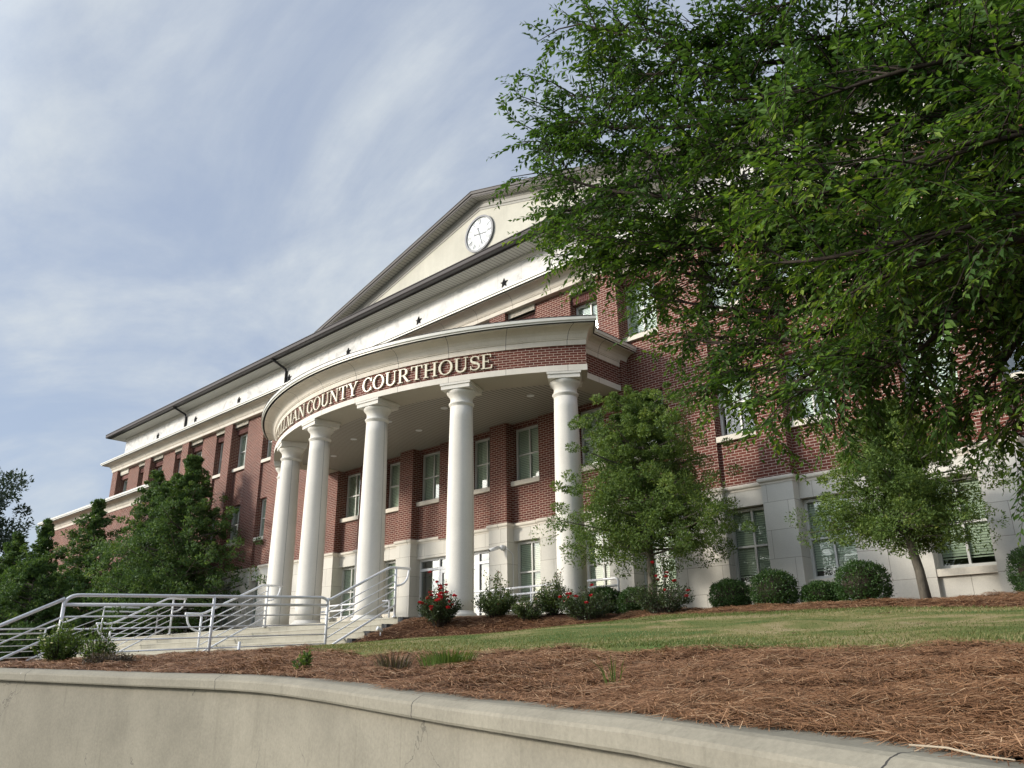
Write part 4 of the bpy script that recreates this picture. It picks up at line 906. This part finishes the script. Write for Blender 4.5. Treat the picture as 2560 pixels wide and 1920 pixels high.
conic_tree('evergreen_tree', 'slim evergreen tree before the left corner of the brick wing', 'tree', (-24.6, -4.0, 2.3), 2.1, 8.5, 2.9, 80, 56, .135, M['holly'], .13, group=HG, clip=wingc, p=1.05, crr=.34, clmul=4)
conic_tree('evergreen_tree', 'sparse topped evergreen tree beyond the wing, at the left end of its row', 'tree', (-27.4, -4.4, 2.2), 2.0, 8.1, 3.1, 76, 50, .14, M['holly'], .13, group=HG, p=1.0, crr=.34, clmul=4)
conic_tree('evergreen_tree', 'low bushy evergreen tree filling the gap behind the far guard rail', 'tree', (-19.6, -5.6, 2.0), 1.8, 5.9, 3.2, 70, 62, .13, M['holly'], .12, group=HG, p=.6, crr=.38, clmul=4)
conic_tree('evergreen_tree', 'low rounded evergreen tree at the left edge behind the lower guard rail', 'tree', (-23.5, -8.0, 1.8), 1.6, 5.2, 3.2, 64, 60, .13, M['holly'], .12, group=HG, p=.55, crr=.40, clmul=4)
# small clipped trees on the right
conic_tree('ornamental_tree', 'bushy small tree on a grey trunk beside the last portico column', 'tree', (8.95, -2.4, 2.5), 3.75, 7.25, 2.3, 96, 150, .056, M['yaupon'], .085, (0.0, 0.0), 'small trees before the right front wall', p=.52, droop=.22, crr=.26, clmul=6)
conic_tree('ornamental_tree', 'umbrella shaped small tree on a bare leaning trunk between round shrubs', 'tree', (14.2, -2.4, 2.45), 3.55, 5.85, 1.5, 80, 150, .052, M['yaupon'], .075, (-.14, 0.05), 'small trees before the right front wall', p=.5, droop=.35, crr=.23, clmul=6)
# far broadleaf tree at the left edge
ft = at(thing('broadleaf_tree', 'dark round topped tree far off at the left edge of the view', 'tree'), -48, -2.4, 0.5)
cl = []
for i in range(200): d = RNG.normal(size=3) * .5; cl.append([-48 + d[0] * 3.0, -2.4 + d[1] * 3.0, 11.6 + d[2] * 3.4, .6 + .5 * RNG.random()])
leaves('crown', *clump_leaves(np.array(cl), 110, .27, .45, .5, .3 + .4 * RNG.random(200)), M['fartree'], ft)
P_(MB().tube([(-48, -2.4, 0.3), (-48, -2.4, 5), (-48, -2.4, 11)], [.35, .28, .1], 10), 'trunk', M['bark'], ft)
# far grey building
fb = at(thing('far_building', 'distant grey flat roofed building low at the left edge', 'building'), -80, 8, 0)
P_(MB().box(-92, -73.5, 4, 20, 0, 11.1, 'd'), 'wall', M['farground'], fb); P_(MB().box(-92.4, -73.1, 3.6, 20.4, 11.1, 12.0), 'roof', M['brown2'], fb)

# round clipped shrubs
def blob_shrub(name, lab, cat, pos, rx, ry, h, n, L, m, group=None, top_flat=.8, rough=.06, up=.4):
    t = at(thing(name, lab, cat, group), *pos); d = rand_dir(n); d[:, 2] = np.maximum(d[:, 2], -.8 * RNG.random(n)); d = unit(d)
    bumpy = 1 + rough * (np.sin(d[:, 0] * 7 + pos[0]) * np.sin(d[:, 1] * 6) + .8 * np.sin(d[:, 2] * 9 + d[:, 0] * 5)) + .05 * RNG.normal(size=n); rad = bumpy * (1 - .16 * RNG.random(n) ** 2)
    c = np.array(pos) + np.stack([d[:, 0] * rx * rad, d[:, 1] * ry * rad, .46 * h + np.sign(d[:, 2]) * np.abs(d[:, 2]) ** .8 * h * .54 * rad], 1); c[:, 2] = np.maximum(c[:, 2], pos[2] + .02)
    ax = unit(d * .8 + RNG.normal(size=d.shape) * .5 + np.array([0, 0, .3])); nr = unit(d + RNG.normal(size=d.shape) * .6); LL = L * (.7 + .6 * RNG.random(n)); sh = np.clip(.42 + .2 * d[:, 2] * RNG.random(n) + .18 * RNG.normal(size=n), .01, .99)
    leaves('foliage', c, ax, nr, LL, LL * .55, sh, m, t)
    core = MB(); core.lathe([(max(.02, rx * .74 * sin(pi * i / 8)), pos[2] + .48 * h - h * .40 * cos(pi * i / 8)) for i in range(9)], pos[0], pos[1], 16); P_(core, 'branches', M['twig'], t)
    return t
gz_ = lambda x, y: float(ground_z(x, y))
BG = 'round clipped shrubs along the stone wall'
for x, y, rx, h, lab in ((10.28, -1.6, .44, .66, 'dark round clipped shrub just left of the tallest round shrub'), (11.3, -1.75, .47, .78, 'tall round clipped shrub in front of the low window'), (12.12, -1.5, .41, .52, 'smallest round clipped shrub, squeezed between two bigger ones'), (12.98, -1.75, .50, .82, 'broad round clipped shrub beside the bare leaning trunk'), (15.78, -1.7, .52, .88, 'big round clipped shrub at the right edge under the window'),
                         (6.95, -1.4, .46, .72, 'round clipped shrub behind roses, against the last column'), (7.75, -1.3, .42, .66, 'dark round clipped shrub left of the grey trunk, behind roses')):
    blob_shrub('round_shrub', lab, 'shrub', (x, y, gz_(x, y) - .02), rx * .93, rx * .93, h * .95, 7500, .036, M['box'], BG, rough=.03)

def loose_shrub(name, lab, cat, pos, R, h, ns, per, L, m, group=None, flowers=0, petal=None, fl_side=0.0, spread=.9, fl_name='blossom', fl_r=.035, tall=0):
    t = at(thing(name, lab, cat, group), *pos); st_ = MB(); C_ = []; A_ = []; tops = []
    for i in range(ns):
        a = RNG.random() * 2 * pi; r = R * sqrt(RNG.random()); hh = h * (.5 + .5 * RNG.random()) * (1.08 - .45 * (r / R) ** 2); q = RNG.random() * .25 * R
        if i < tall: hh = h * (1.15 + .3 * RNG.random()); r *= .6
        p0 = np.array([pos[0] + q * cos(a), pos[1] + q * sin(a), pos[2] - .03]); p2 = np.array([pos[0] + r * spread * cos(a), pos[1] + r * spread * sin(a), pos[2] + hh]); p1 = (p0 + p2) / 2 + np.array([0, 0, .12 * hh])
        st_.tube([tuple(p0), tuple(p1), tuple(p2)], [.006, .004, .002], 4, False); tops.append(p2)
        s = .22 + .78 * RNG.random(per) ** .75; P = (p0[None] * ((1 - s) ** 2)[:, None] + p1[None] * (2 * s * (1 - s))[:, None] + p2[None] * (s ** 2)[:, None])
        d = rand_dir(per); C_.append(P + d * (.035 + .05 * R * RNG.random((per, 1)))); A_.append(unit(d + np.array([0, 0, .5])))
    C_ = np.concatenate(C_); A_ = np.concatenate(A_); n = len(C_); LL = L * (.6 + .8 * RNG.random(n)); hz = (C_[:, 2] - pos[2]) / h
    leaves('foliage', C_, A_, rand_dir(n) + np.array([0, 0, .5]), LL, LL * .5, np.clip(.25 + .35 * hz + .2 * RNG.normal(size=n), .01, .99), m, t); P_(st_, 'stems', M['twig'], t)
    tops = np.array(tops); n = 0; k = np.argsort(-tops[:, 0] * fl_side - tops[:, 2] * 1.2 + tops[:, 1] * .6 - .9 * RNG.random(len(tops)))
    for i in k[:flowers]:
        p = tops[i] + RNG.normal(size=3) * .03; nb = 9; d = rand_dir(nb); d[:, 2] = np.abs(d[:, 2]) * .6
        leaves(fl_name, p + d * fl_r * .7, d, rand_dir(nb) + np.array([0, 0, .6]), np.full(nb, fl_r * 1.7), np.full(nb, fl_r * 1.5), RNG.random(nb), petal, t)
    return t
RG = 'red rose bushes along the straw bed'
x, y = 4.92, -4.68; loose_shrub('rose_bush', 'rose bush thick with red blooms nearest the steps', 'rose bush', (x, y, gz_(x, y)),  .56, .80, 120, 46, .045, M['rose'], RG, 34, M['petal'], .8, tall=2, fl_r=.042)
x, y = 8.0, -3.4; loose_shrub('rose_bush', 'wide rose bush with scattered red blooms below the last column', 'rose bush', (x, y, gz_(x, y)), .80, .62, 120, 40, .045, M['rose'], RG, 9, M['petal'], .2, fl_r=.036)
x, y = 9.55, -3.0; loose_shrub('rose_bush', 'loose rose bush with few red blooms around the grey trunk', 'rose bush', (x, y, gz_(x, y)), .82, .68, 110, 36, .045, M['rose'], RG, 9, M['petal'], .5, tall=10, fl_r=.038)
SG = 'leafy shrubs without roses along the straw bed'
x, y = 5.75, -3.75; loose_shrub('leafy_shrub', 'leafy green shrub with tall pale shoots right of the fifth column', 'shrub', (x, y, gz_(x, y)), .58, .72, 110, 46, .048, M['shrub'], SG, tall=10)
x, y = 6.55, -3.6; loose_shrub('leafy_shrub', 'reddish tinged low shrub between the two taller green shrubs', 'shrub', (x, y, gz_(x, y)), .46, .46, 80, 40, .04, M['shrub'], SG)
x, y = 6.85, -3.1; loose_shrub('leafy_shrub', 'green shrub directly left of the last column base', 'shrub', (x, y, gz_(x, y)), .52, .72, 100, 46, .045, M['shrub'], SG, tall=8)
x, y = 4.35, -4.45; loose_shrub('leafy_shrub', 'thin twiggy shrub tucked left of the blooming rose bush', 'shrub', (x, y, gz_(x, y)), .35, .55, 40, 22, .04, M['rose'], SG)
x, y = 5.1, -12.3; loose_shrub('flowering_plant', 'green plant with tiny white flowers growing over the retaining wall', 'plant', (x, y, gz_(x, y)), .42, .58, 90, 40, .04, M['weed'], None, 26, M['wpetal'], .2, fl_r=.016)
x, y = 6.15, -12.15; loose_shrub('wispy_plant', 'wispy half dry plant right of the white flowering plant', 'plant', (x, y, gz_(x, y)), .30, .44, 60, 30, .035, M['weed'], None, tall=8)
x, y = 6.75, -12.2; loose_shrub('dry_plant', 'low dry brown twiggy plant behind the wall cap', 'plant', (x, y, gz_(x, y)), .42, .17, 90, 16, .03, M['dryplant'])
x, y = 10.95, -11.9; loose_shrub('weed', 'single bright green weed in the straw above the wall bend', 'weed', (x, y, gz_(x, y)), .12, .24, 14, 12, .05, M['weed'])
def grass_clump(lab, pos, R, h, n, m, shade):
    t = at(thing('grass_clump', lab, 'grass clump', 'grass clumps in the front straw bed'), *pos); a = RNG.random(n) * 2 * pi; r = R * np.sqrt(RNG.random(n)); hh = h * (.5 + .7 * RNG.random(n)); base = np.stack([pos[0] + r * np.cos(a), pos[1] + r * np.sin(a), np.full(n, pos[2] - .02)], 1)
    out_ = np.stack([np.cos(a), np.sin(a), np.zeros(n)], 1) * (hh * (.25 + .5 * RNG.random(n)))[:, None] * 1.0; mid = base + out_ * .4 + np.stack([np.zeros(n), np.zeros(n), hh * .62], 1); tip = base + out_ + np.stack([np.zeros(n), np.zeros(n), hh], 1)
    w = unit(np.stack([-np.sin(a) + RNG.normal(size=n) * .5, np.cos(a), np.zeros(n)], 1)) * .0045
    V = np.stack([base - w, base + w, mid + w * .8, mid - w * .8, tip + w * .1, tip - w * .1], 1).reshape(-1, 3); i = np.arange(n)[:, None] * 6; F = np.concatenate([i + np.array([[0, 1, 2, 3]]), i + np.array([[3, 2, 4, 5]])], 0)
    sh = np.clip(shade + .2 * RNG.normal(size=n), 0.01, .99); uv = np.concatenate([np.repeat(np.stack([sh, sh], 1), 4, 0)] * 2, 0); put(fast_mesh('blades', V, F, uv, m), t); return t
x, y = 11.95, -11.55; grass_clump('greyish dry grass clump in the straw left of the greener clump', (x, y, gz_(x, y)), .16, .17, 220, M['dryplant'], .6)
x, y = 12.35, -11.2; grass_clump('bright green grass clump at the lawn edge above the wall bend', (x, y, gz_(x, y)), .26, .17, 420, M['weed'], .5)
x, y = 14.9, -12.0; grass_clump('few thin green grass blades in the straw near the wall', (x, y, gz_(x, y)), .08, .2, 14, M['weed'], .4)

# ------------------------------------------------------------------ foreground shade tree
BOUGHS = [[(18.14,-11.02,5.92),(17.06,-11.91,5.7),(16.16,-12.51,5.81),(15.48,-12.79,6.26)],[(17.85,-11.03,5.68),(16.74,-11.81,5.76),(15.99,-12.24,5.83),(15.48,-12.28,6.1)],[(17.77,-11.32,4.95),(16.66,-11.79,5.28),(15.58,-12.21,5.56),(14.9,-12.3,5.95)],[(17.58,-11.32,4.58),(16.52,-11.65,4.74),(15.35,-12.19,5.09),(14.7,-12.29,5.56)],[(17.48,-11.04,4.41),(16.41,-11.48,4.46),(15.27,-11.84,4.81),(14.59,-11.96,5.24)],[(17.45,-11.01,4.3),(16.34,-11.41,4.19),(15.56,-11.44,4.56),(14.8,-11.63,4.96)],[(17.42,-10.98,4.18),(16.41,-11.28,4.05),(15.75,-11.4,4.22),(15.12,-11.54,4.5)],[(17.42,-11.16,3.96),(16.55,-11.33,3.83),(15.95,-11.34,3.88),(15.37,-11.39,4.07)],[(17.53,-11.26,3.77),(16.69,-11.41,3.67),(16.09,-11.37,3.64),(15.62,-11.4,3.67)],[(17.53,-11.26,3.77),(16.75,-11.61,3.59),(16.33,-11.63,3.42),(16.01,-11.6,3.35)],[(17.66,-11.41,3.73),(17.15,-11.68,3.59),(16.66,-11.83,3.28),(16.44,-11.88,3.25)],[(17.81,-11.59,3.79),(17.51,-11.78,3.6),(17.18,-11.94,3.31),(16.97,-11.96,3.24)],[(18.04,-11.32,3.68),(17.74,-11.52,3.5),(17.42,-11.5,3.17),(17.33,-11.54,3.08)],[(18.05,-10.83,3.58),(17.77,-10.87,3.43),(17.45,-10.97,3.03),(17.38,-11.01,2.96)],[(18.18,-12.05,4.26),(17.78,-12.4,4.2),(17.24,-12.69,4.07),(16.78,-12.81,4.02)],[(18.17,-11.89,3.9),(17.67,-12.3,3.78),(17.06,-12.67,3.68),(16.67,-12.65,3.79)],[(18.21,-11.89,3.68),(17.82,-12.24,3.65),(17.3,-12.53,3.55),(17.02,-12.6,3.47)],[(18.47,-11.93,4.85),(18.13,-12.1,4.85),(17.5,-12.5,4.76),(17.0,-12.66,4.73)],[(18.57,-12.06,4.14),(18.27,-12.33,4.1),(17.89,-12.64,4.02),(17.56,-12.77,3.95)],[(18.48,-11.97,3.76),(18.18,-12.23,3.73),(17.72,-12.61,3.63),(17.39,-12.74,3.57)],[(18.0,-11.58,4.73),(17.41,-11.86,4.78),(16.66,-12.26,4.76),(16.21,-12.43,4.84)],[(18.08,-11.65,5.03),(17.59,-11.86,5.11),(16.95,-12.18,5.16),(16.3,-12.41,5.27)],[(18.49,-11.51,6.12),(17.86,-11.78,6.07),(17.17,-12.08,5.96),(16.55,-12.34,5.89)],[(18.59,-11.4,6.68),(17.69,-11.67,6.71),(16.7,-12.09,6.86),(15.65,-12.59,7.07)],[(18.57,-11.68,5.43),(18.27,-11.88,5.26),(17.86,-12.04,5.12),(17.5,-12.18,5.02)],[(18.46,-11.3,3.53),(18.19,-11.49,3.42),(17.9,-11.66,3.21),(17.61,-11.71,3.04)],[(18.58,-12.33,4.4),(18.41,-12.44,4.31),(18.18,-12.61,4.22),(17.94,-12.69,4.22)]]
BOUGHS += [[(17.54,-10.92,4.88),(16.5,-11.46,5.19),(15.35,-11.86,5.6),(14.59,-12.14,5.92)],[(17.45,-10.83,4.51),(16.35,-11.26,4.79),(15.27,-11.69,5.11),(14.51,-11.97,5.42)],[(17.39,-10.78,4.3),(16.31,-11.27,4.45),(15.42,-11.5,4.7),(14.64,-11.65,4.99)],[(17.78,-10.96,5.42),(16.61,-11.58,5.65),(15.62,-11.93,5.97),(14.88,-12.2,6.28)]]
et = at(thing('shade_tree', 'big leafy shade tree overhanging the view from the right', 'tree'), 20.3, -9.8, 2.0)
tk = MB(); FORK = np.array([19.7, -10.3, 3.5])
tk.tube([(20.3, -9.8, 1.7), (20.2, -9.9, 2.2), (20.0, -10.05, 2.9), tuple(FORK), (19.5, -10.5, 4.6), (19.4, -10.6, 6.2)], [.24, .19, .165, .15, .11, .05], 14)
TW_C, TW_A, TW_N, TW_S, TW_L = [], [], [], [], []
def elm_twig(p, d, ln, nl, sh):
    """one leafy twig: alternate leaves in a flat spray, drooping to the tip"""
    d = d / np.linalg.norm(d); side = np.cross(d, [0, 0, 1.0]); side /= max(np.linalg.norm(side), 1e-6); upv = np.cross(side, d)
    s = (np.arange(nl) + .6) / nl; sg = np.where(np.arange(nl) % 2 == 0, 1, -1)[:, None]
    P = p + d * (s * ln)[:, None] + np.array([0, 0, -1]) * (.22 * ln * s ** 2)[:, None]
    dd = unit(d[None] + np.array([0, 0, -1]) * (.45 * s)[:, None]); ax = unit(dd * .75 + side * sg * .75 + RNG.normal(size=(nl, 3)) * .22 + np.array([0, 0, -.22])); L = .059 * (.55 + .6 * np.sin(np.pi * (.15 + .8 * s))) * (.62 + .62 * RNG.random(nl))
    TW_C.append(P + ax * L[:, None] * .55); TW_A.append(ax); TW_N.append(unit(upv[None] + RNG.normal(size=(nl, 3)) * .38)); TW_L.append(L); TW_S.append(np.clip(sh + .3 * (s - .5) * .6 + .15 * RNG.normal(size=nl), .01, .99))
    return [tuple(p), tuple(p + d * ln * .5 - np.array([0, 0, .05 * ln])), tuple(p + d * ln - np.array([0, 0, .22 * ln]))]
br = MB(); tw = MB()
EXTRA = [[(19.6, -10.6, 5), (19.4, -11.6, 6.2), (19.2, -12.6, 7.0), (19.0, -13.4, 7.3)], [(19.9, -10, 4.6), (20.8, -9.3, 5.4), (21.8, -8.6, 5.8), (22.8, -8.2, 5.7)], [(19.9, -10.2, 5), (20.9, -10.8, 6), (21.9, -11.6, 6.6), (22.6, -12.4, 6.6)], [(19.6, -10, 5.6), (19.2, -9.2, 6.6), (18.6, -8.4, 7.3), (18.2, -7.9, 7.6)], [(19.6, -10.3, 6), (19.5, -10.3, 7), (19.3, -10.4, 8), (19.1, -10.4, 8.8)], [(19.8, -10.4, 4.4), (20.2, -11.5, 5.0), (20.5, -12.6, 5.2), (20.7, -13.6, 5.0)]]
for bi, b in enumerate(BOUGHS + EXTRA):
    K = np.array(b); K = np.concatenate([[FORK + np.array([-.1, -.1, .35 + .25 * (bi % 4)])], K]); pts = []
    for i in range(len(K) - 1):
        for s in np.linspace(0, 1, 7)[:-1]:
            q0, q1, q2, q3 = K[max(i - 1, 0)], K[i], K[i + 1], K[min(i + 2, len(K) - 1)]
            pts.append(.5 * (2 * q1 + (q2 - q0) * s + (2 * q0 - 5 * q1 + 4 * q2 - q3) * s * s + (3 * q1 - q0 - 3 * q2 + q3) * s ** 3))
    pts.append(K[-1]); pts = np.array(pts); n = len(pts); br.tube([tuple(p) for p in pts], list(np.linspace(.034, .006, n)), 7)
    seg = np.linalg.norm(np.diff(pts, axis=0), axis=1); cum = np.concatenate([[0], np.cumsum(seg)]); Lt = cum[-1]
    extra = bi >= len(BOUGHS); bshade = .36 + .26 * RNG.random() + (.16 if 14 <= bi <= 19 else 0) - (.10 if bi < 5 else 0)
    near = 14 <= bi <= 19 or bi in (25, 26); nsec = int(Lt * (6 if extra else 9.0 if near else 11.5))
    for j in range(nsec):
        u = Lt * (.22 + .78 * (j + RNG.random()) / nsec); i = min(np.searchsorted(cum, u) - 1, n - 2); f = (u - cum[i]) / seg[i]; p = pts[i] * (1 - f) + pts[i + 1] * f; dirb = unit((pts[i + 1] - pts[i])[None])[0]
        r_ = unit(RNG.normal(size=(1, 3)) * np.array([1, 1, .55]))[0]; d2 = unit((dirb * .75 + r_ * .9)[None])[0]; ln = (.30 + .42 * RNG.random()) * (1.0 if u < Lt * .85 else .75)
        e = p + d2 * ln; md = p + d2 * ln * .5 + np.array([0, 0, .04]); br.tube([tuple(p), tuple(md), tuple(e)], [.007, .005, .0025], 4, False); sh2 = bshade + .16 * RNG.normal() * .8
        for q in range(6 if not extra else 5):
            s = .25 + .75 * q / 5; pp = p + d2 * ln * s; d3 = unit((d2 * .75 + unit(RNG.normal(size=(1, 3)) * np.array([1, 1, .5]))[0] * .8)[None])[0]; tl = .20 + .20 * RNG.random()
            tw.tube(elm_twig(pp, d3, tl, int(7 + tl * 22), sh2), [.0028, .002, .001], 3, False)
    for q in range(5): tw.tube(elm_twig(pts[-1 - q % 3], unit((pts[-1] - pts[-4])[None])[0] + RNG.normal(size=3) * .35, .34, 15, bshade), [.003, .002, .001], 3, False)
P_(tk, 'trunk', M['bark'], et); P_(br, 'branches', M['twig'], et); P_(tw, 'twigs', M['twig'], et)
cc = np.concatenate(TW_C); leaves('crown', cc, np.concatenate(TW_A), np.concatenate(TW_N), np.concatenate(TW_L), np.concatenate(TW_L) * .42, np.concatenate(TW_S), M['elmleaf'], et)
print('elm leaves', len(cc))

sk = [(17.46, -14.04), (17.58, -14.10), (17.68, -14.17), (17.78, -14.26)]
stk = tag(MB().tube([(x, y, float(np.interp(x, WX, WZ)) + .022 + .006 * (i % 2)) for i, (x, y) in enumerate(sk)], [.003, .0032, .003, .002], 6).build('stick', mat('pale_stick', (0.36, 0.30, 0.22), 0.8)), 'thin pale bare stick lying on the straw by the wall cap', 'stick')
# ------------------------------------------------------------------ pine straw and turf blades
CXY = np.array([CAM.x, CAM.y])
def scatter(n, fn, x0, x1, y0, y1, power):
    got = []; tot = 0
    while tot < n:
        k = 200000; x = x0 + (x1 - x0) * RNG.random(k); y = y0 + (y1 - y0) * RNG.random(k); d = np.hypot(x - CXY[0], y - CXY[1]); keep = fn(x, y) & (RNG.random(k) < np.minimum(1, (3.2 / d) ** power)); got.append(np.stack([x[keep], y[keep]], 1)); tot += keep.sum()
    return np.concatenate(got)[:n]
def straw(name, P, ln, zoff):
    n = len(P); d = np.hypot(P[:, 0] - CXY[0], P[:, 1] - CXY[1]); z = ground_z(P[:, 0], P[:, 1]) + lump(P[:, 0], P[:, 1]) + zoff * RNG.random(n) ** 1.5
    oncap = P[:, 1] < np.interp(P[:, 0], WX, WY) + .34; z = np.where(oncap, np.maximum(z, np.interp(P[:, 0], WX, WZ) + .008 + .01 * RNG.random(n)), z)
    fl = np.sin(P[:, 0] * 1.7 + 1.1 * np.sin(P[:, 1] * 2.1)) * 1.3 + np.sin(P[:, 1] * 3.3) * .7; a = fl * .35 + RNG.normal(size=n) * 1.1; L = ln * (.6 + .7 * RNG.random(n)); tilt = RNG.normal(size=n) * .13; bend = RNG.normal(size=n) * .25
    u = np.stack([np.cos(a), np.sin(a), tilt], 1); v = np.stack([-np.sin(a), np.cos(a), np.zeros(n)], 1); c = np.stack([P[:, 0], P[:, 1], z], 1); w = (v + np.array([0, 0, .35])) * (.0009 + .00017 * d)[:, None]
    p0 = c - u * (L / 2)[:, None] + v * (bend * L * .25)[:, None] - np.array([0, 0, 1]) * (.012 * RNG.random(n))[:, None]; p2 = c + u * (L / 2)[:, None] + v * (bend * L * .25)[:, None] - np.array([0, 0, 1]) * (.012 * RNG.random(n))[:, None]; p1 = c + np.array([0, 0, 1]) * (.008 + .012 * RNG.random(n))[:, None]
    V = np.stack([p0 - w, p0 + w, p1 + w, p1 - w, p2 + w, p2 - w], 1).reshape(-1, 3); i = np.arange(n)[:, None] * 6; F = np.concatenate([i + np.array([[0, 1, 2, 3]]), i + np.array([[3, 2, 4, 5]])], 0)
    sh = np.clip(.45 + .26 * RNG.normal(size=n), .01, .99); uv = np.concatenate([np.repeat(np.stack([sh, sh], 1), 4, 0)] * 2, 0); o = fast_mesh(name, V, F, uv, M['straw']); o['kind'] = 'stuff'; return o
def near_bed(x, y): a, b = lawn_bounds(x); return (y > np.interp(x, WX, WY) + .24 + .09 * np.sin(x * 4.3) * np.sin(x * 1.7 + 1) - .10 * RNG.random(np.shape(x)) ** 3) & (y < a + .10 * np.sin(x * 9) * np.sin(x * 3.1) + .05)
def far_bed(x, y): a, b = lawn_bounds(x); return (y > b - .05) & (y < -.05) & ((x > 8.7) | (y < -3.5 - .0) | (x > 3.65)) & (x > 3.65) & ~((x < 8.6) & (y > -3.45))
straw('pine_straw', scatter(135000, near_bed, 3.5, 24, -16, -6.6, 1.5), .19, .04)
straw('pine_straw', scatter(26000, far_bed, 3.6, 18, -6.8, -.1, .2), .2, .04)
def lawn_in(x, y): a, b = lawn_bounds(x); return (y > a - .04) & (y < b + .04) & (x > 3.5)
GP = scatter(110000, lawn_in, 3.5, 22, -10.6, -3.3, .6); n = len(GP); gzv = ground_z(GP[:, 0], GP[:, 1]) + .035 + .012 * np.sin(GP[:, 0] * 1.7) * np.sin(GP[:, 1] * 2.1); a = RNG.random(n) * 2 * pi; hh = .014 + .018 * RNG.random(n); d = np.hypot(GP[:, 0] - CXY[0], GP[:, 1] - CXY[1])
b0 = np.stack([GP[:, 0], GP[:, 1], gzv], 1); ln_ = np.stack([np.cos(a) * hh * .8, np.sin(a) * hh * .8, hh], 1); w = np.stack([-np.sin(a), np.cos(a), np.zeros(n)], 1) * (.0016 + .00035 * d)[:, None]
V = np.stack([b0 - w, b0 + w, b0 + ln_ + w * .25, b0 + ln_ - w * .25], 1).reshape(-1, 3); F = np.arange(4 * n).reshape(-1, 4)
gs = np.clip(.38 + .22 * np.sin(GP[:, 0] * .9 + 1.4 * np.sin(GP[:, 1] * .8)) * np.sin(GP[:, 1] * 1.1 + .6) + .17 * RNG.normal(size=n), .01, .99)
fast_mesh('turf_blades', V, F, np.repeat(np.stack([gs, gs], 1), 4, 0), M['grass'])['kind'] = 'stuff'
